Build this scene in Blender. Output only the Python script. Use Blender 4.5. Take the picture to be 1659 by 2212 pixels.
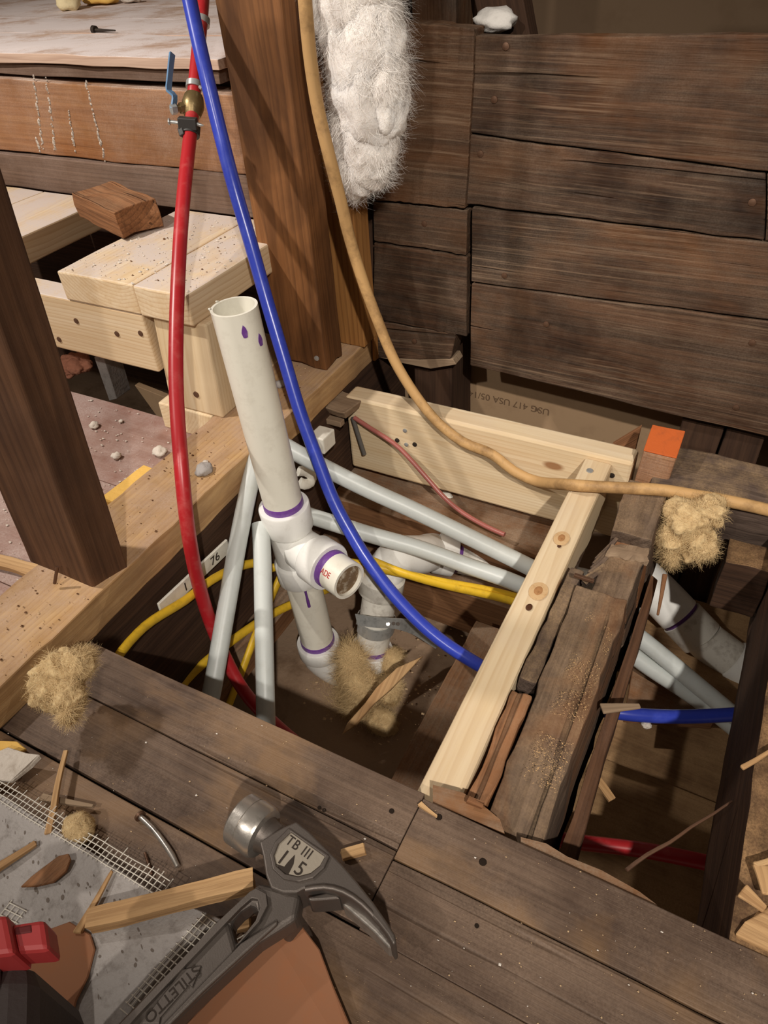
import bpy, bmesh, math, random
from mathutils import Vector, Matrix, noise

# ------------------------------------------------------------------ camera, light, exposure
for o in list(bpy.data.objects):
    bpy.data.objects.remove(o)
scene = bpy.context.scene
COL = scene.collection
S = 0.56                       # one scene unit = camera height above the old floor, in metres
PX, PY, F = 829.5, 1106.0, 1550.8158
def unit(v):
    v = Vector(v); return v / v.length
_x = -unit((-2775 - PX, 31 - PY, F))
_y = unit((1925 - PX, -330 - PY, F))
_z = _x.cross(_y)
CAM = Vector((0, 0, 1))

cam_data = bpy.data.cameras.new('camera')
cam = bpy.data.objects.new('camera', cam_data)
COL.objects.link(cam)
cam_data.sensor_fit = 'VERTICAL'
cam_data.sensor_height = 36.0
cam_data.lens = F / 2212 * 36.0
cam_data.clip_start = 0.01
_m = Matrix(((_x[0], -_x[1], -_x[2]), (_y[0], -_y[1], -_y[2]), (_z[0], -_z[1], -_z[2]))).to_4x4()
_m.translation = CAM * S
cam.matrix_world = _m
scene.camera = cam

world = bpy.data.worlds.new('world')
scene.world = world
world.use_nodes = True
world.node_tree.nodes['Background'].inputs[0].default_value = (1.0, 0.80, 0.62, 1)
world.node_tree.nodes['Background'].inputs[1].default_value = 0.07

def lamp(name, loc, target, watts, color, radius, angle=140, blend=0.6):
    d = bpy.data.lights.new(name, 'SPOT')
    d.energy = watts; d.color = color; d.shadow_soft_size = radius
    d.spot_size = math.radians(angle); d.spot_blend = blend
    o = bpy.data.objects.new(name, d); COL.objects.link(o)
    o.location = Vector(loc) * S
    o.rotation_euler = (Vector(target) - Vector(loc)).to_track_quat('-Z', 'Y').to_euler()
    return o
lamp('work_lamp', (1.0, -1.15, 2.5), (-0.2, 1.25, 0.05), 64, (1.0, 0.925, 0.835), 0.02, 46, 1.0)
lamp('clamp_lamp', (-0.85, -1.43, 2.4), (-0.85, 1.2, 0.35), 21, (1.0, 0.93, 0.84), 0.02, 62, 1.0)
lamp('room_lamp', (-2.0, 0.25, 2.0), (-1.7, 1.6, 0.5), 24, (1.0, 0.93, 0.86), 0.02, 120, 0.8)

vs = scene.view_settings
vs.view_transform = 'Standard'; vs.look = 'None'; vs.gamma = 1.0; vs.use_curve_mapping = False
vs.exposure = 0.95

# ------------------------------------------------------------------ helpers
def ray(px, py):
    a = Vector((px - PX, py - PY, F))
    return Vector((_x.dot(a), _y.dot(a), _z.dot(a)))
def at(px, py, z=None, y=None, x=None, d=None):
    """point on the sight line of a pixel that lies on a plane of the room"""
    r = ray(px, py)
    if z is not None: t = (z - CAM.z) / r.z
    elif y is not None: t = y / r.y
    elif x is not None: t = x / r.x
    else: t = d / F
    return CAM + r * t

RNG = random.Random(7)
def nz(p, fr):
    return noise.noise_vector(Vector(p) * fr)

def thing(name, loc, label=None, cat=None, group=None, kind=None):
    o = bpy.data.objects.new(name, None)
    o.empty_display_size = 0.02
    COL.objects.link(o)
    o.location = Vector(loc) * S
    tag(o, label, cat, group, kind)
    return o
def tag(o, label=None, cat=None, group=None, kind=None):
    if label: o['label'] = label
    if cat: o['category'] = cat
    if group: o['group'] = group
    if kind: o['kind'] = kind
    return o
def link(name, me, M, parent=None):
    o = bpy.data.objects.new(name, me)
    COL.objects.link(o)
    if parent is not None:
        o.parent = parent
        q = parent
        base = Matrix.Identity(4)
        chain = []
        while q is not None:
            chain.append(q.matrix_basis); q = q.parent
        for b in reversed(chain): base = base @ b
        M = base.inverted() @ M
    o.matrix_basis = M
    return o
def mesh(name, verts, faces, mat, parent=None, M=None, smooth=False):
    """verts in scene units, local to M (M in metres)"""
    me = bpy.data.meshes.new(name)
    me.from_pydata([tuple(Vector(v) * S) for v in verts], [], faces)
    me.update()
    bm = bmesh.new(); bm.from_mesh(me)
    bmesh.ops.recalc_face_normals(bm, faces=bm.faces[:])
    bm.to_mesh(me); bm.free()
    if smooth:
        me.polygons.foreach_set('use_smooth', [True] * len(me.polygons))
    me.materials.append(mat)
    if M is None:
        c = Vector((0, 0, 0))
        lo = Vector((min(v[0] for v in verts), min(v[1] for v in verts), min(v[2] for v in verts)))
        hi = Vector((max(v[0] for v in verts), max(v[1] for v in verts), max(v[2] for v in verts)))
        c = Vector(((lo.x + hi.x) / 2, (lo.y + hi.y) / 2, lo.z)) * S
        me.transform(Matrix.Translation(-c))
        M = Matrix.Translation(c)
    return link(name, me, M, parent)
def bevel(o, w=0.0012, seg=2):
    m = o.modifiers.new('bevel', 'BEVEL'); m.width = w; m.segments = seg
    m.limit_method = 'ANGLE'; m.angle_limit = math.radians(50)
    return o
def frame(o, ex, ey):
    ex = unit(ex); ey = Vector(ey); ey = unit(ey - ex * ey.dot(ex)); ez = ex.cross(ey)
    M = Matrix((( ex.x, ey.x, ez.x), (ex.y, ey.y, ez.y), (ex.z, ey.z, ez.z))).to_4x4()
    M.translation = Vector(o) * S
    return M
def hexa(name, c, mat, parent=None, n=(8, 2, 2), amp=0.0, ragged=(0, 0), bev=0.0012, fr=18, edgeamp=0.0):
    """box spanned by 8 corners c[i][j][k] (scene units), i runs along the grain"""
    c = [[[Vector(c[i][j][k]) for k in (0, 1)] for j in (0, 1)] for i in (0, 1)]
    o = sum((c[i][j][k] for i in (0, 1) for j in (0, 1) for k in (0, 1)), Vector()) / 8
    ex = c[1][0][0] - c[0][0][0] + c[1][1][1] - c[0][1][1]
    ey = c[0][1][0] - c[0][0][0] + c[1][1][1] - c[1][0][1]
    M = frame(o, ex, ey); Mi = M.to_3x3().inverted()
    nx, ny, nk = n
    idx = {}; V = []
    exn = unit(ex)
    for i in range(nx + 1):
        for j in range(ny + 1):
            for k in range(nk + 1):
                if 0 < i < nx and 0 < j < ny and 0 < k < nk: continue
                u, v, w = i / nx, j / ny, k / nk
                p = Vector()
                for a, fa in ((0, 1 - u), (1, u)):
                    for b, fb in ((0, 1 - v), (1, v)):
                        for e, fe in ((0, 1 - w), (1, w)):
                            p += c[a][b][e] * (fa * fb * fe)
                if amp: p += nz(p, fr) * amp
                if edgeamp and (j in (0, ny)) and (k in (0, nk)):
                    p += nz(p + Vector((3.1, 1.7, 9.2)), 60) * edgeamp
                if ragged[0] and i == 0: p += exn * RNG.uniform(0, ragged[0])
                if ragged[1] and i == nx: p -= exn * RNG.uniform(0, ragged[1])
                idx[i, j, k] = len(V); V.append(Mi @ (p - o))
    Fc = []
    def quad(a, b, d, e): Fc.append((idx[a], idx[b], idx[d], idx[e]))
    for i in range(nx):
        for j in range(ny):
            for k in (0, nk): quad((i, j, k), (i + 1, j, k), (i + 1, j + 1, k), (i, j + 1, k))
        for k in range(nk):
            for j in (0, ny): quad((i, j, k), (i + 1, j, k), (i + 1, j, k + 1), (i, j, k + 1))
    for j in range(ny):
        for k in range(nk):
            for i in (0, nx): quad((i, j, k), (i, j + 1, k), (i, j + 1, k + 1), (i, j, k + 1))
    ob = mesh(name, V, Fc, mat, parent, M)
    if bev: bevel(ob, bev)
    return ob
def box(name, xr, yr, zr, mat, grain='x', parent=None, **kw):
    X, Y, Z = xr, yr, zr
    if grain == 'x':
        c = [[[(X[i], Y[j], Z[k]) for k in (0, 1)] for j in (0, 1)] for i in (0, 1)]
    elif grain == 'y':
        c = [[[(X[1 - j], Y[i], Z[k]) for k in (0, 1)] for j in (0, 1)] for i in (0, 1)]
    else:
        c = [[[(X[j], Y[k], Z[i]) for k in (0, 1)] for j in (0, 1)] for i in (0, 1)]
    return hexa(name, c, mat, parent, **kw)
def beam(name, p0, p1, w, t, side, mat, parent=None, w1=None, t1=None, **kw):
    p0 = Vector(p0); p1 = Vector(p1); ex = unit(p1 - p0)
    s = Vector(side); s = unit(s - ex * s.dot(ex)); q = ex.cross(s)
    w1 = w if w1 is None else w1; t1 = t if t1 is None else t1
    c = [[[p + s * ((j - .5) * ww) + q * ((k - .5) * tt) for k in (0, 1)] for j in (0, 1)]
         for p, ww, tt in ((p0, w, t), (p1, w1, t1))]
    return hexa(name, c, mat, parent, **kw)
def panel(name, q, th, mat, parent=None, **kw):
    """quad q = near-left, near-right, far-right, far-left on the visible face; th = thickness vector away from it"""
    q = [Vector(v) for v in q]; th = Vector(th)
    c = [[[q[0] + th, q[0]], [q[3] + th, q[3]]], [[q[1] + th, q[1]], [q[2] + th, q[2]]]]
    return hexa(name, c, mat, parent, **kw)
def slab(name, pts, th, mat, parent=None, amp=0.0, bev=0.0008):
    """polygon (scene units) extruded along th, for irregular chips and sheets"""
    pts = [Vector(p) for p in pts]; th = Vector(th); n = len(pts)
    M = frame(sum(pts, Vector()) / n, pts[1] - pts[0], pts[2] - pts[0])
    o = sum(pts, Vector()) / n; Mi = M.to_3x3().inverted()
    V = [Mi @ (p - o) for p in pts] + [Mi @ (p + th + nz(p, 40) * amp - o) for p in pts]
    Fc = [tuple(range(n)), tuple(range(n, 2 * n))] + [(i, (i + 1) % n, n + (i + 1) % n, n + i) for i in range(n)]
    ob = mesh(name, V, Fc, mat, parent, M)
    if bev: bevel(ob, bev, 1)
    return ob
def curve(pts, step):
    pts = [Vector(p) for p in pts]
    P = [pts[0] * 2 - pts[1]] + pts + [pts[-1] * 2 - pts[-2]]
    out = []
    for i in range(1, len(P) - 2):
        a, b, c, d = P[i - 1:i + 3]
        m = max(2, int((c - b).length / step))
        for k in range(m):
            t = k / m
            out.append(.5 * (2 * b + (c - a) * t + (2 * a - 5 * b + 4 * c - d) * t * t + (3 * b - a - 3 * c + d) * t ** 3))
    out.append(pts[-1])
    return out
def tube(name, pts, r, mat, parent=None, n=14, step=0.02, hollow=0, flat=1.0, smooth_path=True, radii=None, up=None):
    P = curve(pts, step) if smooth_path else [Vector(p) for p in pts]
    V = []; Fc = []
    prev = None
    o = P[0].copy()
    m = len(P)
    for i, p in enumerate(P):
        t = unit((P[min(i + 1, m - 1)] - P[max(i - 1, 0)]))
        if prev is None:
            a = Vector(up) if up else (Vector((0, 0, 1)) if abs(t.z) < .9 else Vector((1, 0, 0)))
        else: a = prev
        b = unit(a - t * a.dot(t)); prev = b; e = t.cross(b)
        rr = r if radii is None else radii[min(len(radii) - 1, int(i / max(1, m - 1) * (len(radii) - 1) + .5))]
        for k in range(n):
            th = 2 * math.pi * k / n
            V.append(p - o + (b * math.cos(th) * flat + e * math.sin(th)) * rr)
    for i in range(m - 1):
        for k in range(n):
            Fc.append((i * n + k, i * n + (k + 1) % n, (i + 1) * n + (k + 1) % n, (i + 1) * n + k))
    if hollow:
        q = len(V)
        for i, p in enumerate(P):
            for k in range(n):
                V.append((p - o) + (V[i * n + k] - (p - o)) * (1 - hollow))
        for i in range(m - 1):
            for k in range(n):
                Fc.append((q + i * n + k, q + (i + 1) * n + k, q + (i + 1) * n + (k + 1) % n, q + i * n + (k + 1) % n))
        for i in (0, m - 1):
            for k in range(n):
                Fc.append((i * n + k, i * n + (k + 1) % n, q + i * n + (k + 1) % n, q + i * n + k))
    else:
        Fc.append(tuple(range(n))); Fc.append(tuple(range((m - 1) * n, m * n)))
    ob = mesh(name, V, Fc, mat, parent, Matrix.Translation(o * S), smooth=True)
    ob.data.set_sharp_from_angle(angle=math.radians(50))
    return ob
def lathe(name, prof, p0, d, mat, parent=None, n=32, up=None, closed=False):
    """prof: (distance along d, radius) pairs"""
    d = unit(d); a = Vector(up) if up else (Vector((0, 0, 1)) if abs(d.z) < .9 else Vector((1, 0, 0)))
    M = frame(p0, d, a)
    V = []; Fc = []; m = len(prof)
    for x, r in prof:
        for k in range(n):
            th = 2 * math.pi * k / n
            V.append((x, r * math.cos(th), r * math.sin(th)))
    for i in range(m if closed else m - 1):
        for k in range(n):
            i2 = (i + 1) % m
            Fc.append((i * n + k, i * n + (k + 1) % n, i2 * n + (k + 1) % n, i2 * n + k))
    if not closed:
        Fc.append(tuple(range(n))); Fc.append(tuple(range((m - 1) * n, m * n)))
    ob = mesh(name, V, Fc, mat, parent, M, smooth=True)
    ob.data.set_sharp_from_angle(angle=math.radians(35))
    return ob
def text(name, body, size, M, mat, parent=None, extrude=0.0006, align='CENTER', sx=1.0, space=1.0):
    cu = bpy.data.curves.new(name, 'FONT')
    cu.body = body; cu.size = size * S; cu.extrude = extrude; cu.align_x = align; cu.space_character = space; cu.align_y = 'CENTER'
    t = bpy.data.objects.new(name, cu); COL.objects.link(t)
    bpy.context.view_layer.update()
    me = bpy.data.meshes.new_from_object(t.evaluated_get(bpy.context.evaluated_depsgraph_get()))
    bpy.data.objects.remove(t); bpy.data.curves.remove(cu)
    if sx != 1.0: me.transform(Matrix.Diagonal((sx, 1, 1, 1)))
    me.materials.clear(); me.materials.append(mat)
    return link(name, me, M, parent)

# ------------------------------------------------------------------ materials
def srgb(r, g, b):
    f = lambda c: ((c / 255 + .055) / 1.055) ** 2.4 if c > 10 else c / 255 / 12.92
    return (f(r), f(g), f(b), 1)
class NT:
    def __init__(s, name):
        s.m = bpy.data.materials.new(name); s.m.use_nodes = True
        s.t = s.m.node_tree; s.n = s.t.nodes; s.b = s.n['Principled BSDF']
    def add(s, typ, **kw):
        q = s.n.new(typ)
        for k, v in kw.items():
            if k[0] == 'i' and k[1:].isdigit(): s.put(q, int(k[1:]), v)
            elif k.startswith('in_'): s.put(q, k[3:].replace('_', ' '), v)
            else: setattr(q, k, v)
        return q
    def put(s, q, key, v):
        if isinstance(v, bpy.types.NodeSocket): s.t.links.new(v, q.inputs[key])
        else: q.inputs[key].default_value = v
    def ramp(s, fac, *stops, interp='LINEAR'):
        r = s.n.new('ShaderNodeValToRGB'); r.color_ramp.interpolation = interp
        e = r.color_ramp.elements
        while len(e) < len(stops): e.new(0.5)
        for q, (p, c) in zip(e, stops):
            q.position = p; q.color = c if len(c) == 4 else (*c, 1)
        s.t.links.new(fac, r.inputs[0])
        return r.outputs[0]
    def mix(s, fac, a, b, mode='MIX'):
        q = s.n.new('ShaderNodeMix'); q.data_type = 'RGBA'; q.blend_type = mode
        s.put(q, 0, fac); s.put(q, 6, a); s.put(q, 7, b)
        return q.outputs[2]
    def math(s, op, a, b=0.0, c=None, clamp=False):
        q = s.n.new('ShaderNodeMath'); q.operation = op; q.use_clamp = clamp
        s.put(q, 0, a); s.put(q, 1, b)
        if c is not None: s.put(q, 2, c)
        return q.outputs[0]
    def noise(s, vec, scale, detail=4, rough=.6, dist=0.0):
        q = s.add('ShaderNodeTexNoise', in_Scale=scale, in_Detail=detail, in_Roughness=rough, in_Distortion=dist)
        s.put(q, 'Vector', vec); return q.outputs[0]
    def scaled(s, vec, sc, loc=(0, 0, 0)):
        q = s.add('ShaderNodeMapping'); s.put(q, 'Vector', vec)
        q.inputs['Scale'].default_value = sc; q.inputs['Location'].default_value = loc
        return q.outputs[0]
    def coords(s, rnd=True):
        tc = s.add('ShaderNodeTexCoord').outputs['Object']
        if not rnd: return tc
        oi = s.add('ShaderNodeObjectInfo').outputs['Random']
        a = s.math('MULTIPLY', oi, 7.3); 
        cb = s.add('ShaderNodeCombineXYZ'); s.put(cb, 0, a)
        s.put(cb, 1, s.math('MULTIPLY', s.math('SUBTRACT', s.math('FRACT', s.math('MULTIPLY', oi, 13.7)), .5), .14))
        s.put(cb, 2, s.math('MULTIPLY', s.math('SUBTRACT', s.math('FRACT', s.math('MULTIPLY', oi, 37.1)), 1.3), .10))
        v = s.add('ShaderNodeVectorMath', operation='ADD'); s.put(v, 0, tc); s.put(v, 1, cb.outputs[0])
        return v.outputs[0]
    def bump(s, h, strength, dist=.002):
        b = s.add('ShaderNodeBump', in_Strength=strength, in_Distance=dist); s.put(b, 'Height', h)
        s.put(s.b, 'Normal', b.outputs[0])
    def done(s, col, rough, spec=.35, metal=0.0):
        s.put(s.b, 'Base Color', col); s.put(s.b, 'Roughness', rough)
        s.b.inputs['Specular IOR Level'].default_value = spec; s.put(s.b, 'Metallic', metal)
        return s.m
BLK = (0, 0, 0); WHT = (1, 1, 1)
def wood(name, light, mid, dark, ring=70, ringmix=.5, streak=.5, stain=None, stain_amt=0.0, stain_scale=9, dust=None, dust_amt=0.0,
         dust_scale=14, bump=.25, rough=.75, knots=None, side_dust=0.0, saw=0.0, cracks=0.0, contrast=1.0, vary=.12, pale=None, pale_amt=0.0, stain2=None, stain2_amt=0.0, stain2_scale=5):
    s = NT(name)
    v = s.coords()
    warp = s.noise(s.scaled(v, (2.2, 9, 9)), 1.0, 3)
    w = s.add('ShaderNodeTexWave', wave_type='RINGS', rings_direction='X', wave_profile='SAW',
              in_Scale=ring, in_Distortion=1.6, in_Detail=2.0, in_Detail_Scale=.6)
    vv = s.add('ShaderNodeVectorMath', operation='MULTIPLY_ADD')
    s.put(vv, 0, warp); vv.inputs[1].default_value = (0, .022, .022); s.put(vv, 2, s.scaled(v, (.05, 1, 1)))
    s.put(w, 'Vector', vv.outputs[0])
    ringf = s.ramp(w.outputs['Fac'], (0, BLK), (.55, (.25,) * 3), (.9, WHT), (1, (.1,) * 3))
    st = s.noise(s.scaled(v, (5, 220, 220)), 1.0, 4, .65)
    st2 = s.noise(s.scaled(v, (2.5, 45, 45)), 1.0, 5, .6)
    base = s.mix(s.ramp(st2, (.35, BLK), (.68, WHT)), mid, light)
    base = s.mix(s.math('MULTIPLY', ringf, ringmix), base, dark)
    base = s.mix(s.math('MULTIPLY', s.ramp(st, (.48, BLK), (.72, WHT)), streak), base, dark)
    if knots:
        vo = s.add('ShaderNodeTexVoronoi', in_Scale=1.0, in_Randomness=1.0); s.put(vo, 'Vector', s.scaled(v, (5, 11, 11)))
        k = s.ramp(vo.outputs['Distance'], (0, WHT), (.05, WHT), (.085, BLK))
        base = s.mix(s.math('MULTIPLY', k, .85), base, knots)
    if stain:
        f = s.ramp(s.noise(s.scaled(v, (.55, 1, 1)), stain_scale, 5, .62, .4), (.44, BLK), (.66, WHT))
        base = s.mix(s.math('MULTIPLY', f, stain_amt), base, stain)
    if stain2:
        f2 = s.ramp(s.noise(s.scaled(v, (.6, 1, 1), (3.3, 1.7, 5.1)), stain2_scale, 6, .6, .6), (.50, BLK), (.62, WHT))
        base = s.mix(s.math('MULTIPLY', f2, stain2_amt), base, stain2)
    if pale:
        pf_ = s.math('MULTIPLY', s.ramp(s.noise(s.scaled(v, (5, 260, 260)), 1.0, 4, .65), (.5, BLK), (.66, WHT)), s.ramp(s.noise(s.scaled(v, (.6, 1.3, 1.3)), 9, 4, .6), (.42, BLK), (.6, WHT)))
        base = s.mix(s.math('MULTIPLY', pf_, pale_amt), base, pale)
    if cracks:
        ck = s.ramp(s.noise(s.scaled(v, (1.6, 60, 60)), 1.0, 2, .5), (.30, WHT), (.34, BLK))
        base = s.mix(s.math('MULTIPLY', ck, cracks), base, (.012, .008, .006, 1))
    if vary:
        oi = s.add('ShaderNodeObjectInfo').outputs['Random']
        hs = s.add('ShaderNodeHueSaturation'); s.put(hs, 'Color', base)
        s.put(hs, 'Value', s.math('MULTIPLY_ADD', s.math('FRACT', s.math('MULTIPLY', oi, 91.7)), vary * 2, 1 - vary))
        base = hs.outputs[0]
    if dust:
        nrm = s.add('ShaderNodeSeparateXYZ'); s.put(nrm, 0, s.add('ShaderNodeNewGeometry').outputs['Normal'])
        upf = s.ramp(nrm.outputs[2], (.55, (side_dust,) * 3), (.85, WHT))
        big = s.ramp(s.noise(v, dust_scale, 6, .68), (.36, BLK), (.62, WHT))
        fine = s.ramp(s.noise(v, 520, 2, .7), (.38, BLK), (.6, WHT))
        dm = s.math('MULTIPLY', s.math('MULTIPLY', upf, s.math('MULTIPLY_ADD', fine, .45, .55)), big)
        base = s.mix(s.math('MULTIPLY', dm, dust_amt), base, dust)
    h = s.math('ADD', s.math('MULTIPLY', st, .8), s.math('MULTIPLY', st2, .5))
    if saw:
        sw = s.noise(s.scaled(v, (260, 18, 60)), 1.0, 2)
        h = s.math('ADD', h, s.math('MULTIPLY', sw, saw))
    if cracks: h = s.math('SUBTRACT', h, s.math('MULTIPLY', ck, 2.0))
    s.bump(h, bump, .0025)
    return s.done(base, rough, .25)
def plain(name, col, rough=.5, spec=.4, metal=0.0, grime=None, grime_amt=.0, gscale=60, bump=0.0, bscale=300, sss=0.0, trans=0.0):
    s = NT(name); v = s.coords(False)
    c = col
    if grime:
        f = s.ramp(s.noise(v, gscale, 6, .7), (.5, BLK), (.72, WHT))
        c = s.mix(s.math('MULTIPLY', f, grime_amt), col, grime)
    if bump: s.bump(s.noise(v, bscale, 4), bump, .001)
    if sss:
        s.b.inputs['Subsurface Weight'].default_value = sss
        s.b.inputs['Subsurface Radius'].default_value = (1, .9, .8); s.b.inputs['Subsurface Scale'].default_value = .006
    if trans: s.b.inputs['Transmission Weight'].default_value = trans
    return s.done(c, rough, spec, metal)

M_pine = wood('new_pine', srgb(226, 208, 176), srgb(214, 190, 152), srgb(188, 154, 112), ring=62, ringmix=.38, streak=.22, knots=srgb(140, 92, 52),
              bump=.10, rough=.62, dust=srgb(205, 185, 165), dust_amt=.25, vary=.05)
M_pine_dusty = wood('dusty_pine', srgb(226, 206, 174), srgb(212, 186, 148), srgb(182, 144, 102), ring=60, ringmix=.45, streak=.25,
                    knots=srgb(120, 80, 48), bump=.12, rough=.75, dust=srgb(206, 192, 182), dust_amt=1.5, dust_scale=10, vary=.04)
M_plate = wood('plate_pine', srgb(206, 170, 122), srgb(186, 148, 102), srgb(150, 108, 66), ring=48, ringmix=.4, streak=.35,
               knots=srgb(112, 78, 50), stain=srgb(128, 98, 74), stain_amt=.5, stain_scale=22, bump=.3, rough=.8,
               dust=srgb(186, 158, 136), dust_amt=.75, dust_scale=18, vary=0)
M_stud = wood('stud_amber', srgb(150, 102, 62), srgb(122, 80, 46), srgb(70, 44, 26), ring=46, ringmix=.45, streak=.45,
              stain=srgb(48, 28, 16), stain_amt=.7, stain_scale=7, bump=.3, rough=.62, vary=.05)
M_stud_light = wood('stud_tan', srgb(176, 128, 74), srgb(150, 102, 54), srgb(104, 64, 32), ring=52, ringmix=.45, streak=.4, bump=.2, rough=.7, vary=.05)
M_stud_dark = wood('stud_brown', srgb(112, 78, 54), srgb(86, 58, 40), srgb(52, 33, 22), ring=45, ringmix=.4, streak=.5,
                   stain=srgb(58, 38, 28), stain_amt=.5, bump=.3, rough=.75, dust=srgb(130, 105, 90), dust_amt=.2, side_dust=.4, vary=.04)
M_sheath = wood('old_sheathing', srgb(92, 62, 42), srgb(64, 43, 29), srgb(30, 20, 14), ring=44, ringmix=.55, streak=.7,
                stain=srgb(34, 24, 18), stain_amt=.8, stain_scale=7, bump=.7, rough=.7, cracks=.5, dust=srgb(160, 140, 120), dust_amt=.5,
                side_dust=.35, dust_scale=11, vary=.16, pale=srgb(146, 120, 96), pale_amt=.5, stain2=srgb(116, 74, 39), stain2_amt=.45, stain2_scale=4)
M_orange = wood('orange_beam', srgb(166, 118, 76), srgb(148, 98, 60), srgb(108, 70, 42), ring=30, ringmix=.25, streak=.35, saw=.9,
                stain=srgb(112, 76, 50), stain_amt=.5, stain_scale=6, bump=.5, rough=.85, dust=srgb(205, 185, 170), dust_amt=.9, side_dust=.28, dust_scale=7, vary=0)
M_grey = wood('grey_board', srgb(122, 98, 82), srgb(98, 76, 62), srgb(62, 46, 36), ring=50, ringmix=.3, streak=.5, bump=.3, rough=.85,
              dust=srgb(170, 150, 138), dust_amt=.5, side_dust=.4, vary=.05)
M_floor = wood('old_floor', srgb(112, 92, 77), srgb(88, 70, 58), srgb(50, 38, 31), ring=60, ringmix=.3, streak=.55,
               stain=srgb(60, 44, 36), stain_amt=.75, stain_scale=14, bump=.4, rough=.6, dust=srgb(142, 120, 102), dust_amt=.55, dust_scale=7, cracks=.35, vary=.1, stain2=srgb(150, 116, 80), stain2_amt=.55, stain2_scale=8)
M_leftfloor = wood('dusty_floor', srgb(150, 120, 108), srgb(132, 98, 86), srgb(96, 66, 56), ring=60, ringmix=.15, streak=.2, bump=.2, rough=.9,
                   stain=srgb(140, 88, 72), stain_amt=.5, dust=srgb(178, 158, 150), dust_amt=.85, dust_scale=12, vary=.05)
M_white = wood('whitened_plank', srgb(206, 180, 160), srgb(190, 160, 140), srgb(140, 104, 84), ring=60, ringmix=.3, streak=.3, bump=.2, rough=.9,
               dust=srgb(226, 214, 210), dust_amt=1.9, dust_scale=9, vary=.03)
M_joist = wood('old_joist', srgb(122, 103, 87), srgb(94, 76, 62), srgb(50, 38, 30), ring=40, ringmix=.4, streak=.65,
               stain=srgb(52, 38, 30), stain_amt=.6, stain_scale=16, bump=.8, rough=.85, cracks=.8, dust=srgb(178, 148, 114), dust_amt=.4, dust_scale=16, vary=.06, stain2=srgb(118, 80, 52), stain2_amt=.6, stain2_scale=12)
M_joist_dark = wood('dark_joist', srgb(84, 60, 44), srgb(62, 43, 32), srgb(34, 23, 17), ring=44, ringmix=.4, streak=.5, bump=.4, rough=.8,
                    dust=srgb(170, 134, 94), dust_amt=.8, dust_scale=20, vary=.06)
M_bark = wood('bark_grey', srgb(98, 82, 72), srgb(74, 60, 52), srgb(44, 34, 28), ring=30, ringmix=.2, streak=.4, bump=1.0, rough=.9,
              dust=srgb(176, 146, 108), dust_amt=.45, dust_scale=24, vary=.03)
M_rust = wood('reddish_old_wood', srgb(158, 110, 74), srgb(126, 84, 54), srgb(72, 46, 30), ring=44, ringmix=.45, streak=.6, bump=.7, rough=.8,
              cracks=.5, dust=srgb(170, 140, 110), dust_amt=.3, vary=.06)
M_ledge = wood('dusty_ledge', srgb(140, 100, 68), srgb(118, 82, 54), srgb(74, 48, 30), ring=50, ringmix=.4, streak=.4, bump=.3, rough=.85,
               dust=srgb(142, 122, 102), dust_amt=.95, dust_scale=16, vary=.08)
M_bay = wood('sawdusty_board', srgb(150, 118, 84), srgb(128, 98, 68), srgb(84, 60, 40), ring=50, ringmix=.3, streak=.4, bump=.4, rough=.9,
             dust=srgb(168, 136, 98), dust_amt=.9, dust_scale=14, vary=.06)
M_chip = wood('splinter_wood', srgb(206, 170, 124), srgb(182, 142, 98), srgb(126, 90, 58), ring=90, ringmix=.3, streak=.5, bump=.5, rough=.75, vary=.1)
M_lath = wood('grey_lath', srgb(158, 136, 112), srgb(134, 112, 90), srgb(90, 70, 54), ring=70, ringmix=.2, streak=.4, bump=.3, rough=.9, vary=.04)
M_paint_orange = plain('orange_paint', srgb(184, 88, 36), .7, .3, grime=srgb(140, 72, 36), grime_amt=.5, gscale=90, bump=.3)
M_drywall = plain('drywall_paper', srgb(166, 138, 108), .9, .2, grime=srgb(140, 114, 88), grime_amt=.5, gscale=20)
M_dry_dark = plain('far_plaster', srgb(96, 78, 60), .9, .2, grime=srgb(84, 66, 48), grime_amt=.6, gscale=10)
M_dirt = plain('dirt', srgb(150, 126, 104), .95, .1, grime=srgb(112, 88, 68), grime_amt=.8, gscale=14, bump=1.0, bscale=120)
M_pvc = plain('pvc', srgb(226, 222, 208), .35, .45, grime=srgb(176, 166, 148), grime_amt=.3, gscale=45)
M_pvc_white = plain('pvc_fitting', srgb(232, 231, 226), .3, .5, grime=srgb(170, 160, 146), grime_amt=.22, gscale=70)
M_pvc_old = plain('pvc_dirty', srgb(214, 210, 200), .45, .4, grime=srgb(120, 104, 88), grime_amt=.6, gscale=55)
M_primer = plain('purple_primer', srgb(106, 62, 140), .4, .4, grime=srgb(150, 120, 170), grime_amt=.4, gscale=120)
M_red = plain('red_pex', srgb(172, 34, 40), .35, .5, grime=srgb(204, 120, 112), grime_amt=.35, gscale=30)
M_blue = plain('blue_pex', srgb(48, 64, 168), .28, .5, grime=srgb(96, 112, 200), grime_amt=.25, gscale=50)
M_pex = plain('white_pex', srgb(200, 204, 200), .4, .45, grime=srgb(160, 160, 150), grime_amt=.25, gscale=40, sss=.3)
M_cable = plain('tan_cable', srgb(196, 156, 104), .6, .35, grime=srgb(104, 76, 48), grime_amt=.85, gscale=16, bump=.2, bscale=200)
M_yellow = plain('yellow_cable', srgb(226, 184, 46), .45, .4, grime=srgb(120, 94, 40), grime_amt=.4, gscale=60)
M_pinkwire = plain('pink_wire', srgb(158, 92, 84), .35, .5)
M_greywire = plain('grey_wire', srgb(92, 88, 84), .45, .4)
M_steel = plain('steel', srgb(190, 184, 176), .32, .5, .8, grime=srgb(110, 104, 98), grime_amt=.6, gscale=80, bump=.1)
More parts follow.
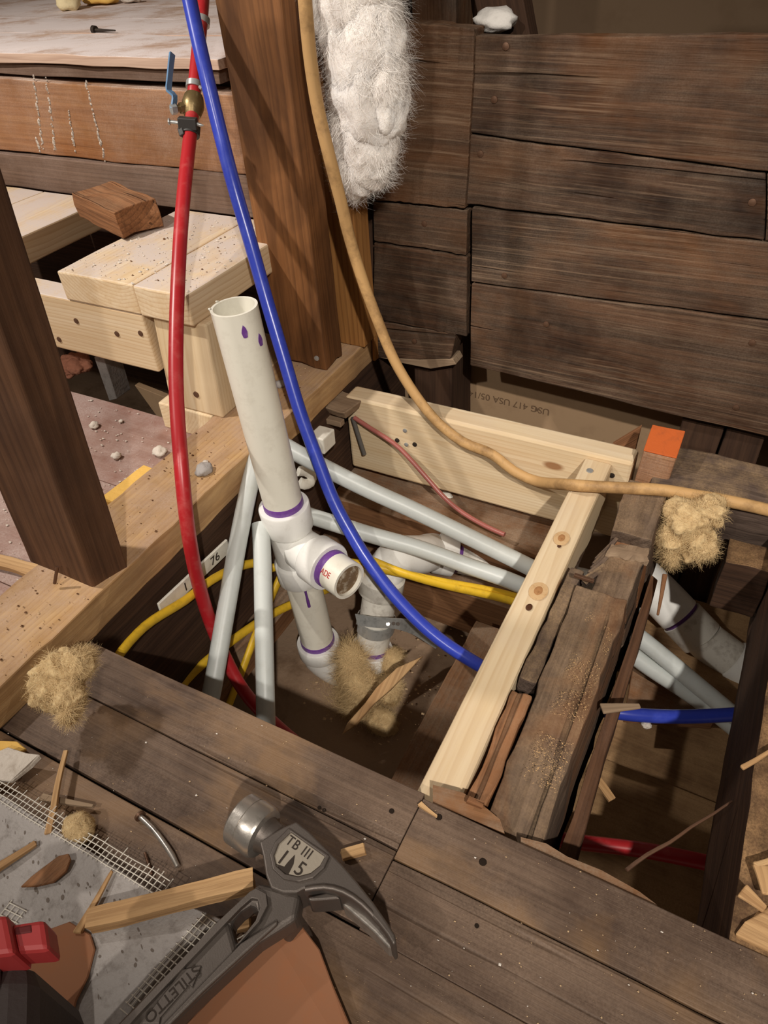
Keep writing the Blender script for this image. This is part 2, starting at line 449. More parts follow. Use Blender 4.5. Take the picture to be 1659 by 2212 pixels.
M_galv = plain('galvanised', srgb(186, 188, 186), .35, .5, .55, grime=srgb(120, 120, 118), grime_amt=.6, gscale=120)
M_titan = plain('titanium', srgb(108, 100, 94), .46, .5, .7, grime=srgb(96, 88, 82), grime_amt=.5, gscale=60, bump=.12, bscale=900)
M_titan_light = plain('brushed_plate', srgb(186, 176, 160), .4, .5, .6, bump=.1)
M_engrave = plain('engraved_dark', srgb(62, 54, 48), .6, .3, .5)
M_brass = plain('brass', srgb(132, 112, 74), .38, .5, .6, grime=srgb(96, 78, 50), grime_amt=.6, gscale=90, bump=.2)
M_handleblue = plain('blue_handle', srgb(92, 126, 160), .5, .4)
M_black = plain('black_plastic', srgb(52, 50, 48), .55, .4)
M_redtool = plain('red_plastic', srgb(170, 56, 56), .5, .4)
M_greytool = plain('dark_grip', srgb(66, 58, 56), .65, .3, bump=.3)
M_cement = plain('cement_board', srgb(172, 166, 162), .95, .15, grime=srgb(122, 114, 108), grime_amt=.75, gscale=80, bump=1.0, bscale=240)
M_mesh = plain('fibreglass_mesh', srgb(226, 220, 208), .5, .4)
M_paper = plain('brown_paper', srgb(150, 104, 76), .8, .2, grime=srgb(164, 100, 62), grime_amt=.4, gscale=30)
M_wool = plain('white_wool', srgb(242, 236, 230), .95, .05, bump=1.0, bscale=260, sss=.4)
M_woolfib = plain('white_wool_fibre', srgb(246, 241, 235), .8, .1)
M_ywool = plain('yellow_wool', srgb(208, 182, 138), .95, .05, grime=srgb(150, 118, 74), grime_amt=.5, gscale=50, bump=1.0, bscale=300, sss=.3)
M_ywoolfib = plain('yellow_wool_fibre', srgb(210, 182, 136), .8, .1)
M_foam = plain('yellow_foam', srgb(222, 178, 92), .7, .3, bump=1.0, bscale=180)
M_crumb = plain('plaster_crumb', srgb(206, 196, 184), .95, .1, grime=srgb(150, 134, 118), grime_amt=.6, gscale=70, bump=.8, bscale=400)
M_white_plastic = plain('white_plastic', srgb(226, 222, 210), .5, .4, grime=srgb(160, 146, 128), grime_amt=.4, gscale=60)
M_ink = plain('grey_ink', srgb(112, 90, 70), .9, .1)
M_redink = plain('red_ink', srgb(176, 40, 40), .6, .3)
M_blackink = plain('black_ink', srgb(60, 50, 44), .8, .2)
M_rustnail = plain('rusty_nail', srgb(112, 84, 66), .5, .5, .6, grime=srgb(80, 52, 38), grime_amt=.7, gscale=200)
M_shadowgap = plain('hole_shade', srgb(40, 32, 26), .95, .1)  # dark tone painted in for the shade inside the nail holes

# ------------------------------------------------------------------ setting
# old strip floor in the foreground: planks run along x, cut off at y = 0.46
fl = thing('floor', (-0.3, 0.1, 0), 'dusty brown old plank floor with a cut edge in the foreground', kind='structure')
TH = 0.042
def plank(x0, x1, y0, y1, par=fl, m=M_floor, z=0.0, th=TH, far_amp=0.0, name='plank'):
    return box(name, (x0, x1), (y0 + .0012, y1 - .0012), (z - th, z), m, 'x', par, n=(22, 2, 1), amp=.0016, fr=9, edgeamp=.0012, bev=.0009)
plank(-1.9, -0.2385, .372, .463)
plank(-0.2375, 1.2, .360, .456)
plank(-1.9, -0.2385, .263, .372)
plank(-0.2375, 1.2, .259, .360)
plank(-1.9, 1.2, .155, .261)
plank(-1.9, 1.2, .045, .155)
plank(-1.9, 1.2, -.065, .045)
plank(-1.9, 1.2, -.175, -.065)
plank(-1.9, 1.2, -.9, -.175)
# torn underlayment lip that sticks out below the edge of the planks
lip = [(935, 1690), (990, 1712), (1040, 1742), (1078, 1768), (1085, 1790)]
slab('torn_lip', [at(935, 1695, z=-.012), at(1000, 1712, z=-.012), at(1050, 1745, z=-.012), at(1080, 1770, z=-.012), at(1090, 1800, z=-.012), at(935, 1735, z=-.012)], (0, 0, -.012), M_ledge, fl, bev=0)
slab('torn_lip', [at(1125, 1808, z=-.012), at(1180, 1822, z=-.012), at(1225, 1850, z=-.012), at(1300, 1880, z=-.012), at(1380, 1925, z=-.012), at(1420, 1955, z=-.012), at(1400, 1985, z=-.012), at(1125, 1840, z=-.012)], (0, 0, -.012), M_ledge, fl, bev=0)

# nail holes and a chip in the planks
for px, py, r in [(846, 1752, .004), (948, 1765, .005), (1043, 1862, .0055), (700, 1750, .003), (690, 1745, .003), (1030, 2000, .003)]:
    p = at(px, py, z=.0004)
    lathe('nail_hole', [(0, r * .2), (0, r), (.0012, r * .8), (.0014, r * .2)], p, (0, 0, 1), M_shadowgap, fl, n=9)
# floor of the adjoining room, left of the stud wall
fl2 = thing('floor_left', (-1.8, 0.6, 0), 'pink-grey dusty plank floor beyond the stud wall', kind='structure')
for k, (y0, y1) in enumerate([(-.9, -.3), (-.3, .1), (.1, .5), (.5, .83), (.83, 1.10)]):
    box('plank', (-3.4, -1.05 - .001), (y0, y1 - .0015), (-.042, -.002), M_leftfloor, 'x', fl2, n=(20, 3, 1), amp=.003, fr=7, bev=.001)
# bottom of the floor cavity
cav = thing('floor_cavity', (-0.4, 1.0, -.66), 'dirt and plaster at the bottom of the open joist bay', kind='structure')
Vd = []; Fd = []
nxg, nyg = 60, 60
for i in range(nxg + 1):
    for j in range(nyg + 1):
        x = -3.2 + 4.6 * i / nxg; y = .2 + 2.3 * j / nyg
        Vd.append((x, y, -.62 + .03 * noise.noise(Vector((x * 5, y * 5, 0))) + .012 * noise.noise(Vector((x * 22, y * 22, 3)))))
for i in range(nxg):
    for j in range(nyg):
        a = i * (nyg + 1) + j; Fd.append((a, a + nyg + 1, a + nyg + 2, a + 1))
mesh('dirt_bed', Vd, Fd, M_dirt, cav, smooth=True)
# boards across the bottom of the right-hand bay
fb = thing('floor_bay', (0.06, .9, -.62), 'dusty boards at the bottom of the right joist bay', kind='structure')
for y0, y1, zz in [(.30, .70, -.58), (.705, .99, -.575), (.997, 1.26, -.59), (1.266, 1.60, -.59)]:
    box('board', (-.19, .40), (y0, y1), (zz - .03, zz), M_bay, 'x', fb, n=(8, 3, 1), amp=.003, fr=14)

# back wall: horizontal sheathing boards, gap below, drywall behind
YW = 1.585
wb = thing('wall_back', (-.3, YW, -.05), 'dark brown horizontal board sheathing of the back wall', kind='structure')
def wboard(a, b, c, d, th=.034, name='board', par=wb, m=M_sheath, n=(20, 4, 1), Y=YW, **kw):
    """pixel corners bottom-left, bottom-right, top-right, top-left"""
    q = [at(*p, y=Y) for p in (a, b, c, d)]
    if b[0] > 1800:                      # boards that run out of the picture go on to the corner of the room
        k = (1.25 - q[1].x) / (q[1].x - q[0].x); q[1] = q[1] + (q[1] - q[0]) * k
        k = (1.25 - q[2].x) / (q[2].x - q[3].x); q[2] = q[2] + (q[2] - q[3]) * k
    return panel(name, q, (0, th, 0), m, par, n=n, amp=.003, fr=9, edgeamp=.0035, bev=.0015, **kw)
wboard((1012, 288), (1900, 402), (1900, 78), (1024, 78))
wboard((1008, 440), (1652, 519), (1652, 376), (1012, 293))
wboard((1655, 520), (1900, 550), (1900, 407), (1655, 377))
wboard((1019, 608), (1900, 722), (1900, 552), (1020, 450))
wboard((1014, 790), (1900, 1002), (1900, 727), (1019, 613))
wboard((806, 432), (1006, 452), (1026, 62), (806, 42), th=.05, Y=1.575)
wboard((806, 520), (1008, 552), (1010, 456), (806, 436))
wboard((806, 690), (1008, 727), (1009, 557), (806, 525))
wboard((806, 775), (972, 776), (984, 722), (806, 692), th=.06, n=(8, 4, 1))
# splintered sliver under the short board
slab('sliver', [at(818, 772, y=YW), at(905, 778, y=YW), at(978, 775, y=YW), at(985, 788, y=YW), at(930, 797, y=YW), at(870, 785, y=YW)], (0, .05, 0), M_lath, wb)
# top ledge of the sheathing (lighter upper edge)
# nails in the sheathing
def nail_head(px, py, y=YW, r=.0075, par=wb, m=M_rustnail):
    p = at(px, py, y=y)
    lathe('nail_head', [(0, r * .3), (0, r), (.003, r * .95), (.004, r * .4)], p + Vector((0, .001, 0)), (0, -1, 0), m, par, n=12)
for q in [(1068, 215), (1038, 332), (1090, 595), (1625, 437), (922, 394), (895, 737), (917, 483), (1093, 100), (1180, 700), (1625, 740), (1590, 880)]:
    nail_head(*q)

wd = thing('wall_drywall', (-.3, 1.80, -.6), 'brown paper back of drywall behind the sheathing', kind='structure')
box('sheet', (-1.02, 1.6), (1.80, 1.83), (-.66, .62), M_drywall, 'x', wd, n=(4, 1, 1), bev=0)
def dtext(body, px, py, size, rot, name='print'):
    p = at(px, py, y=1.7985)
    M = frame(p, Vector((-1, 0, 0)) , (0, 0, -1))
    M = M @ Matrix.Rotation(rot, 4, 'Z')
    text(name, body, size, M, M_ink, wd, extrude=.0002)
dtext('USG 417 USA 05/14', 1098, 869, .031, -.03)
dtext('"', 1160, 878, .04, 0)
dtext('nts g', 828, 828, .042, -.03)
wf = thing('wall_far', (-.3, 2.6, -.2), 'dim brown plaster of the far room', kind='structure')
box('sheet', (-4.2, 2.4), (2.62, 2.66), (-.65, 2.6), M_dry_dark, 'x', wf, n=(4, 1, 1), bev=0)
# studs that carry the sheathing
def fstud(x0, x1, z0, z1, label, m=M_joist_dark, y=(1.625, 1.78), top=None):
    o = box('wall_stud', (x0, x1), y, (z0, z1), m, 'z', None, n=(14, 2, 2), amp=.004, fr=12, bev=.002)
    return tag(o, label, 'stud', 'old studs behind the sheathing')
fstud(-.815, -.70, -.64, .735, 'dark weathered stud under the short left sheathing boards, seen over the new header')
fstud(-.082, .012, -.64, .735, 'dark weathered stud showing below the sheathing beside the orange painted block')
fstud(.018, .105, -.64, .735, 'dark stud below the sheathing, right-hand one of the pair near the right edge')
# diagonal timber above the sheathing
o = beam('brace_timber', at(1075, -60, y=1.72), at(1110, 110, y=1.72), .10, .05, (1, 0, 0), M_joist_dark, n=(10, 2, 2), amp=.003, fr=12)
tag(o, 'weathered sloping brace timber rising behind the sheathing top', 'timber')
o = box('corner_post', (-.80, -.70), (1.64, 1.76), (.737, 1.15), M_sheath, 'z', n=(8, 2, 2), amp=.003)
tag(o, 'short brown post above the left sheathing board beside the white insulation', 'post')
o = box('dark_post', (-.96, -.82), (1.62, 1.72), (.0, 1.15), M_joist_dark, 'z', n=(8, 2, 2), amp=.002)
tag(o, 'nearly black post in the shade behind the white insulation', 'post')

# ------------------------------------------------------------------ stud wall on the left
plate = box('sole_plate', (-1.075, -.907), (-.5, 1.592), (0.0, .072), M_plate, 'y', n=(60, 4, 2), amp=.0022, fr=14, edgeamp=.003, bev=.002)
tag(plate, 'long new pine sole plate covered in sawdust running diagonally under the studs', 'plate')
rim = thing('rim_joist', (-.93, .5, -.34), 'dark old floor joist below the sole plate, bordering the open bay', 'joist')
box('joist_body', (-.985, -.912), (.40, 1.75), (-.36, -.001), M_joist_dark, 'y', rim, n=(30, 2, 4), amp=.003, fr=10)
box('bottom_board', (-.93, -.87), (.42, 1.5), (-.46, -.40), M_ledge, 'y', rim, n=(20, 2, 1), amp=.003, fr=10)
# left stud, leaning a little to the right
o = hexa('wall_stud', [[[(-1.094, .524, .068), (-1.094, .592, .068)], [(-.928, .524, .068), (-.908, .592, .068)]],
                       [[(-.955, .524, 1.25), (-.955, .592, 1.25)], [(-.785, .524, 1.25), (-.785, .592, 1.25)]]],
         M_stud_dark, n=(24, 2, 2), amp=.0016, fr=8, bev=.002, ragged=(.004, 0))
tag(o, 'dark brown stud standing on the sole plate at the left edge of the picture', 'stud')
# centre stud
cst = box('wall_stud', (-1.078, -.925), (1.348, 1.43), (.072, 1.2), M_stud, 'z', n=(30, 4, 3), amp=.0022, fr=7, bev=.0025, ragged=(.012, 0))
tag(cst, 'stained amber-brown stud in the middle with splintered foot and white insulation beside it', 'stud')
o = box('wall_stud', (-1.06, -.893), (1.492, 1.562), (.072, 1.2), M_stud_light, 'z', n=(24, 3, 2), amp=.0018, fr=7, bev=.002, ragged=(.006, 0))
tag(o, 'pale tan stud at the far end of the sole plate, under the hanging insulation', 'stud')
o = beam('wood_splinter', (-.899, 1.555, .005), (-.899, 1.56, .09), .022, .008, (0, 1, 0), M_stud_light, n=(4, 1, 1), amp=.002)
tag(o, 'thin splinter of wood stuck to the far end of the sole plate', 'splinter')

nail_head(684, 774, y=1.3475, r=.007, par=cst, m=M_galv)
# ------------------------------------------------------------------ raised floor and old beam, back left
rf = thing('floor_raised', (-2, 1.5, .69), 'whitish dusty planks of the raised floor at the back left', kind='structure')
for y0, y1 in [(1.50, 1.80), (1.80, 2.08), (2.08, 2.36), (2.36, 2.62)]:
    box('plank', (-4.2, -1.22 if y0 < 1.7 else -1.25), (y0, y1 - .002), (.705, .728), M_white, 'x', rf, n=(30, 3, 1), amp=.004, fr=6, edgeamp=.003)
box('nosing', (-4.2, -1.235), (1.512, 1.56), (.676, .702), M_grey, 'x', rf, n=(30, 2, 1), amp=.004, fr=8, edgeamp=.002)
ob = hexa('old_beam', [[[(-4.2, 1.50, .47), (-4.2, 1.50, .70)], [(-4.2, 1.58, .47), (-4.2, 1.58, .70)]],
                       [[(-1.09, 1.50, .485), (-1.09, 1.50, .655)], [(-1.09, 1.58, .485), (-1.09, 1.58, .655)]]],
          M_orange, n=(40, 1, 3), amp=.007, fr=3.2, edgeamp=.004, bev=.002)
tag(ob, 'orange-brown rough sawn beam with white drips below the raised floor', 'beam')
for a, b in [((72, 165), (92, 330)), ((100, 168), (118, 330)), ((186, 178), (232, 372)), ((78, 300), (84, 330)), ((150, 240), (160, 330))]:
    pa = at(*a, y=1.4965); pb_ = at(*b, y=1.4965)
    V = []; Fc = []
    L_ = (pb_ - pa).length; x_ = 0.0
    while x_ < L_:
        r_ = RNG.uniform(.0012, .0038); e_ = RNG.uniform(1.0, 3.0); c_ = pa + (pb_ - pa) * (x_ / L_) + Vector((RNG.uniform(-.003, .003), 0, 0)); b_ = len(V)
        c_.y = 1.4985 + nz(c_, 3.2).y * .007
        for k_ in range(6):
            a_ = k_ * math.pi / 3; V.append((c_.x + r_ * math.cos(a_), c_.y + .001, c_.z + r_ * e_ * math.sin(a_)))
        V.append((c_.x, c_.y - .0035, c_.z)); Fc += [(b_ + k_, b_ + (k_ + 1) % 6, b_ + 6) for k_ in range(6)]
        x_ += RNG.uniform(.003, .016)
    mesh('plaster_drip', V, Fc, M_crumb, ob)
o = hexa('skirt_board', [[[(-4.2, 1.485, .385), (-4.2, 1.485, .468)], [(-4.2, 1.56, .385), (-4.2, 1.56, .468)]],
                         [[(-1.09, 1.485, .385), (-1.09, 1.485, .48)], [(-1.09, 1.56, .385), (-1.09, 1.56, .48)]]],
         M_grey, n=(36, 1, 2), amp=.003, fr=4, edgeamp=.003)
tag(o, 'grey-brown board directly below the orange beam', 'board')
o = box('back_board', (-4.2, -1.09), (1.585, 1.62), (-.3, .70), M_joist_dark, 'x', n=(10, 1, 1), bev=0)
tag(o, 'dark board in the shade behind the new pine step', 'board')

# new pine step: boards along y on a bearer along x and a post
for (x0, x1, y0, lab) in [(-1.425, -1.196, 1.05, 'wide pine step board covered in plaster crumbs, left of the pair over the post'),
                          (-1.194, -1.047, 1.048, 'narrower pine step board with bold end-grain arcs, right of the pair over the post'),
                          (-1.93, -1.690, 1.06, 'pale pine step board at far left with its long edge facing the gap'),
                          (-2.20, -1.933, 1.06, 'pale pine step board at the far left edge, behind its neighbour')]:
    o = box('step_board', (x0, x1), (y0, 1.478), (.316, .386), M_pine_dusty, 'y', n=(14, 3, 2), amp=.0012, fr=10, bev=.0022)
    tag(o, lab, 'board', 'pine step boards')
o = box('step_bearer', (-2.4, -1.198), (1.053, 1.122), (.170, .315), M_pine_dusty, 'x', n=(16, 1, 2), amp=.0012, bev=.0025)
tag(o, 'new pine bearer on edge under the step boards, with nail marks', 'beam')
for q in [(165, 693), (253, 721), (304, 720), (128, 733)]: nail_head(*q, y=1.0528, r=.007, par=o, m=M_rustnail)
o = hexa('step_post', [[[(-1.205, 1.066, .073), (-1.205, 1.125, .073)], [(-1.045, 1.066, .073), (-1.045, 1.125, .073)]],
                       [[(-1.180, 1.066, .315), (-1.180, 1.125, .315)], [(-1.030, 1.066, .315), (-1.030, 1.125, .315)]]],
         M_pine, n=(12, 2, 1), amp=.001, bev=.0025)
tag(o, 'short new pine post under the right step board, standing behind the red pipe', 'post')
nail_head(424, 852, y=1.0655, r=.008, par=o, m=M_rustnail)
o = box('flat_block', (-1.245, -1.077), (1.062, 1.47), (-.002, .072), M_pine, 'y', n=(10, 2, 1), amp=.001, bev=.002)
tag(o, 'flat pine block with end grain showing under the short post', 'block')
# broken old block lying across the step boards
o = beam('wood_block', at(205, 428, z=.425), at(305, 475, z=.425), .115, .062, (.35, .95, 0), M_rust, n=(8, 3, 2), amp=.006, fr=14, ragged=(.03, .02))
tag(o, 'broken reddish-brown wood block lying between the step boards', 'wood block')
# stuff in the gap below the bearer
o = slab('drywall_scrap', [at(203, 772, y=1.2), at(222, 768, y=1.2), at(252, 862, y=1.2), at(236, 866, y=1.2)], (0, .06, 0), M_cement)
tag(o, 'grey drywall strip standing in the dark gap below the bearer', 'drywall scrap')
o = slab('drywall_scrap', [at(290, 832, y=1.25), at(380, 868, y=1.25), at(380, 920, y=1.25), at(350, 915, y=1.25)], (0, .02, 0), M_drywall)
tag(o, 'tan drywall piece leaning in the dark gap beside the red pipe', 'drywall scrap')

# ------------------------------------------------------------------ header, joists, blocks round the opening
hd = thing('header_beam', (-.5, 1.39, -.235), 'new pale pine header across the back of the opening, with screws', 'header')
box('timber', (-.89, -.146), (1.363, 1.425), (-.232, -.001), M_pine, 'x', hd, n=(14, 1, 2), amp=.001, bev=.004)
for q in [(875, 930), (878, 960)]: nail_head(*q, y=1.3625, r=.006, par=hd, m=M_galv)
for q in [(858, 951), (896, 960), (1322, 1027)]: nail_head(*q, y=1.3625, r=.0065, par=hd, m=M_engrave)
nj = thing('new_joist', (-.226, .9, -.16), 'new pale pine joist with knots running from the old floor to the header', 'joist')
hexa('timber', [[[(-.194, .45, -.15), (-.194, .45, -.043)], [(-.262, .45, -.15), (-.262, .45, -.043)]],
                [[(-.190, 1.363, -.15), (-.190, 1.363, -.012)], [(-.252, 1.363, -.15), (-.252, 1.363, -.012)]]], M_pine, nj, n=(20, 2, 2), amp=.0012, fr=6, bev=.004)
def top_disc(px, py, z, r, m, par, name='screw_head'):
    p = at(px, py, z=z)
    lathe(name, [(0, r * .4), (.001, r), (.003, r * .9), (.0032, r * .3)], p - Vector((0, 0, .001)), (0, 0, 1), m, par, n=12)
top_disc(1274, 1017, -.013, .008, M_galv, nj)
def knot(px, py, z, rx, ry, par, m):
    p = at(px, py, z=z)
    V = []; n = 16
    for rr, dz in ((1, 0.0004), (.55, .0012)):
        for k in range(n):
            a = 2 * math.pi * k / n
            V.append((p.x + rx * rr * math.cos(a), p.y + ry * rr * math.sin(a), p.z + dz))
    Fc = [(k, (k + 1) % n, n + (k + 1) % n, n + k) for k in range(n)] + [tuple(range(n, 2 * n))]
    return mesh('knot', V, Fc, m, par)
M_knot = plain('knot_wood', srgb(206, 172, 128), .6, .3, grime=srgb(180, 138, 92), grime_amt=.8, gscale=160)
M_knotmid = plain('knot_mid', srgb(172, 126, 82), .6, .3, grime=srgb(130, 86, 50), grime_amt=.8, gscale=200)
M_knotdark = plain('knot_dark', srgb(78, 48, 30), .6, .3)
knot(1213, 1163, -.0195, .016, .022, nj, M_knot); knot(1163, 1277, -.025, .018, .024, nj, M_knot)
knot(1213, 1162, -.0185, .007, .011, nj, M_knotmid); knot(1163, 1276, -.024, .008, .012, nj, M_knotmid)
knot(1208, 1180, -.0205, .004, .005, nj, M_knotdark); knot(1143, 1312, -.026, .006, .009, nj, M_knotdark)

oj = thing('old_joist', (-.1, .9, -.3), 'rotted old joist with notches, cracks and sawdust beside the new joist', 'joist')
def jseg(y0, y1, x0, x1, z1, x0b, x1b, z1b, n=(10, 4, 3), rag=(0, 0), m=M_joist, name='timber'):
    return hexa(name, [[[(x1 + .018, y0, -.20), (x1, y0, z1)], [(x0, y0, -.20), (x0, y0, z1)]],
                       [[(x1b + .012, y1, -.20), (x1b, y1, z1b)], [(x0b, y1, -.20), (x0b, y1, z1b)]]], m, oj, n=n, amp=.004, fr=16, edgeamp=.004, bev=.002, ragged=rag)
jseg(.45, .97, -.150, -.066, -.036, -.156, -.060, -.008, n=(20, 4, 3), rag=(0, .012))
jseg(.955, 1.075, -.128, -.060, -.010, -.128, -.058, -.006, n=(6, 4, 3), rag=(0, .01))
jseg(1.06, 1.14, -.130, -.058, -.030, -.132, -.058, -.030, n=(4, 3, 3), m=M_rust, name='notch')
jseg(1.13, 1.30, -.136, -.058, -.004, -.140, -.055, .006, n=(8, 4, 3), rag=(.006, 0))
# splintered fibres at the broken notch
hexa('split_face', [[[at(1308, 1205, z=-.012), at(1308, 1197, z=-.002)], [at(1322, 1176, z=-.012), at(1322, 1172, z=-.0)]],
                    [[at(1398, 1222, z=-.012), at(1398, 1214, z=-.002)], [at(1402, 1190, z=-.012), at(1402, 1184, z=-.0)]]], M_lath, oj, n=(12, 3, 1), amp=.005, fr=50, edgeamp=.006, bev=0)
for k in range(6):
    a = at(1262 + k * 6, 1262 - k * 10, z=-.02)
    beam('splinter', a, a + Vector((.02, .035 + .006 * k, .012)), .014, .012, (1, 0, 0), M_bark, oj, w1=.006, t1=.004, n=(4, 1, 1), amp=.004, bev=0)
o = beam('cut_nail', at(1240, 1242, z=.004), at(1283, 1256, z=.0), .007, .007, (0, 0, 1), M_rustnail, oj, n=(3, 1, 1), bev=.0006)
o = hexa('bark_cleat', [[[(-.158, .735, -.12), (-.158, .735, -.03)], [(-.188, .735, -.12), (-.188, .735, -.03)]],
                        [[(-.158, 1.02, -.12), (-.158, 1.02, -.022)], [(-.185, 1.02, -.12), (-.185, 1.02, -.022)]]],
         M_bark, n=(14, 4, 3), amp=.006, fr=18, edgeamp=.004, bev=.003)
tag(o, 'dark grey bark-like strip of wood wedged between the new and old joists', 'wood strip')
o = hexa('wood_cleat', [[[(-.156, .45, -.13), (-.156, .45, -.045)], [(-.188, .45, -.13), (-.188, .45, -.045)]],
                        [[(-.156, .715, -.13), (-.156, .715, -.028)], [(-.188, .715, -.13), (-.188, .715, -.028)]]],
         M_rust, n=(12, 3, 3), amp=.005, fr=20, edgeamp=.004, bev=.002, ragged=(0, .012))
tag(o, 'splintered reddish wood strip beside the old joist, nearest the floor edge', 'wood strip')
# thin boards on the right flank of the old joist
o = hexa('joist_strip', [[[(-.016, .45, -.25), (-.016, .45, -.125)], [(-.042, .45, -.25), (-.042, .45, -.11)]],
                         [[(-.026, 1.14, -.25), (-.026, 1.14, -.110)], [(-.042, 1.14, -.25), (-.042, 1.14, -.10)]]],
         M_stud_dark, n=(16, 1, 2), amp=.002, fr=10, edgeamp=.003)
tag(o, 'thin brown strip nailed along the right flank of the old joist', 'wood strip')
o = beam('wood_splinter', at(1300, 1531, z=-.05), at(1383, 1526, z=-.05), .020, .006, (0, 1, 0), M_lath, n=(5, 1, 1), amp=.003, w1=.01)
tag(o, 'grey splinter poking out sideways from the old joist over the blue pipe', 'splinter')
o = beam('wood_splinter', at(1437, 1240, z=-.06), at(1420, 1330, z=-.09), .010, .006, (1, 0, 0), M_rust, n=(4, 1, 1), amp=.002, w1=.005)
tag(o, 'thin orange splinter hanging beside the white elbow in the right bay', 'splinter')
# right joist and rough board on its far side
rj = box('side_joist', (.178, .262), (.45, 1.75), (-.29, -.004), M_joist_dark, 'y', n=(26, 3, 3), amp=.003, fr=9, edgeamp=.003, bev=.002)
tag(rj, 'dark joist with sawdust on top along the right edge of the picture', 'joist')
o = box('rough_board', (.268, .75), (.53, 1.2), (-.03, .004), M_lath, 'y', n=(12, 4, 1), amp=.004, fr=12, edgeamp=.004)
tag(o, 'rough sawdust covered board beyond the side joist at the right edge', 'board')
o = hexa('broken_plank', [[[(.178, .462, -.03), (.178, .462, .0)], [(.200, .52, -.03), (.200, .52, .0)]],
                          [[(.75, .462, -.03), (.75, .462, .0)], [(.75, .52, -.03), (.75, .52, .0)]]],
         M_chip, n=(10, 3, 2), amp=.004, fr=20, ragged=(.03, 0), edgeamp=.003)
tag(o, 'broken plank end with fresh splintered wood at the right edge', 'plank')
for k, (a, b, w, lab) in enumerate([((1605, 1925), (1655, 1965), .020, 'pale curved wood chip lying on the rough board near the broken plank'),
                               ((1640, 1870), (1657, 1935), .022, 'pale wood chip standing at the very right edge above the broken plank'),
                               ((1605, 1655), (1690, 1610), .008, 'thin pale splinter crossing the top of the side joist'),
                               ((1626, 1872), (1690, 1850), .010, 'brown twig-like sliver on the rough board at the right edge')]):
    o = beam('wood_chip', at(*a, z=.012), at(*b, z=.012), w, .006, (0, 1, 0), M_chip, n=(6, 2, 1), amp=.004, w1=w * .5)
    tag(o, lab, 'wood chip')
# orange painted block and gray timber behind old joist
pb = thing('painted_block', (-.085, 1.345, -.1), 'small wood block with its top painted bright orange beside the header end', 'block')
hexa('block_body', [[[(-.137, 1.315, -.09), (-.137, 1.385, -.09)], [(-.068, 1.315, -.09), (-.068, 1.385, -.09)]],
                    [[(-.128, 1.333, .058), (-.128, 1.395, .086)], [(-.060, 1.333, .058), (-.060, 1.395, .086)]]], M_orange, pb, n=(4, 2, 2), amp=.001, bev=.003)
hexa('painted_top', [[[(-.128, 1.333, .0585), (-.060, 1.333, .0585)], [(-.128, 1.395, .0865), (-.060, 1.395, .0865)]],
                     [[(-.128, 1.333, .062), (-.060, 1.333, .062)], [(-.128, 1.395, .090), (-.060, 1.395, .090)]]], M_paint_orange, pb, n=(1, 3, 3), amp=.001, bev=.001)
o = hexa('old_sill', [[[(-.10, 1.30, -.12), (-.10, 1.30, .0)], [(-.10, 1.42, -.12), (-.10, 1.42, .03)]],
                      [[(1.2, 1.40, -.12), (1.2, 1.40, .0)], [(1.2, 1.48, -.12), (1.2, 1.48, .0)]]], M_bark, n=(24, 4, 3), amp=.008, fr=14, edgeamp=.004, bev=.003)
tag(o, 'weathered grey timber running right from the old joist behind the tan cable', 'timber')
o = slab('rusty_plate', [at(1322, 960, y=1.50), at(1385, 922, y=1.50), at(1372, 975, y=1.50), at(1330, 985, y=1.50)], (0, .012, 0), M_rust)
tag(o, 'pointed brown wood shard behind the right end of the header', 'shard')
o = box('dark_block', (.085, .172), (1.22, 1.295), (-.22, -.08), M_joist_dark, 'x', n=(6, 2, 2), amp=.004)
tag(o, 'dark dusty block in the far right corner of the right bay', 'block')
# lower timbers seen inside the cavity
o = box('ledger_beam', (-.91, -.27), (1.26, 1.44), (-.42, -.272), M_ledge, 'x', n=(20, 3, 2), amp=.004, fr=8, edgeamp=.003)
tag(o, 'old brown timber with a dusty top lying below the header', 'timber')
o = box('cross_timber', (-.90, -.30), (1.185, 1.25), (-.55, -.40), M_ledge, 'x', n=(16, 2, 2), amp=.004, fr=8)
tag(o, 'lower brown timber in the cavity behind the white tubes', 'timber')
o = box('bottom_ledger', (-.405, -.20), (.40, 1.10), (-.44, -.38), M_ledge, 'y', n=(20, 3, 1), amp=.003, fr=9, edgeamp=.003)
tag(o, 'brown dusty board low in the opening alongside the new joist', 'board')
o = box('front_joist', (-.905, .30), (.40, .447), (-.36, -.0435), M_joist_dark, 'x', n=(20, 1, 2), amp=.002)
tag(o, 'shaded joist directly below the cut edge of the floor', 'joist')
# broken lath pieces near the far end of the plate
o = hexa('lath_piece', [[[at(690, 885, z=-.03), at(690, 877, z=-.005)], [at(735, 850, z=-.03), at(735, 844, z=-.005)]],
                        [[at(747, 905, z=-.03), at(747, 893, z=-.005)], [at(792, 868, z=-.03), at(790, 858, z=-.005)]]], M_lath, n=(4, 3, 2), amp=.004, fr=25, bev=.002, edgeamp=.003)
tag(o, 'grey broken lath end resting on the corner of the new header', 'lath')
o = beam('lath_piece', at(683, 899, z=-.045), at(740, 914, z=-.045), .022, .016, (0, 1, 0), M_lath, n=(4, 1, 1), amp=.002)
tag(o, 'thin lower lath strip under the broken lath end', 'lath')

o = slab('offcut_board', [at(1368, 1440, z=-.46), at(1440, 1472, z=-.46), at(1578, 1530, z=-.46), at(1540, 1560, z=-.46), at(1350, 1545, z=-.46)], (0, 0, -.03), M_ledge)
tag(o, 'brown offcut lying beside the white tubes in the right bay', 'offcut')

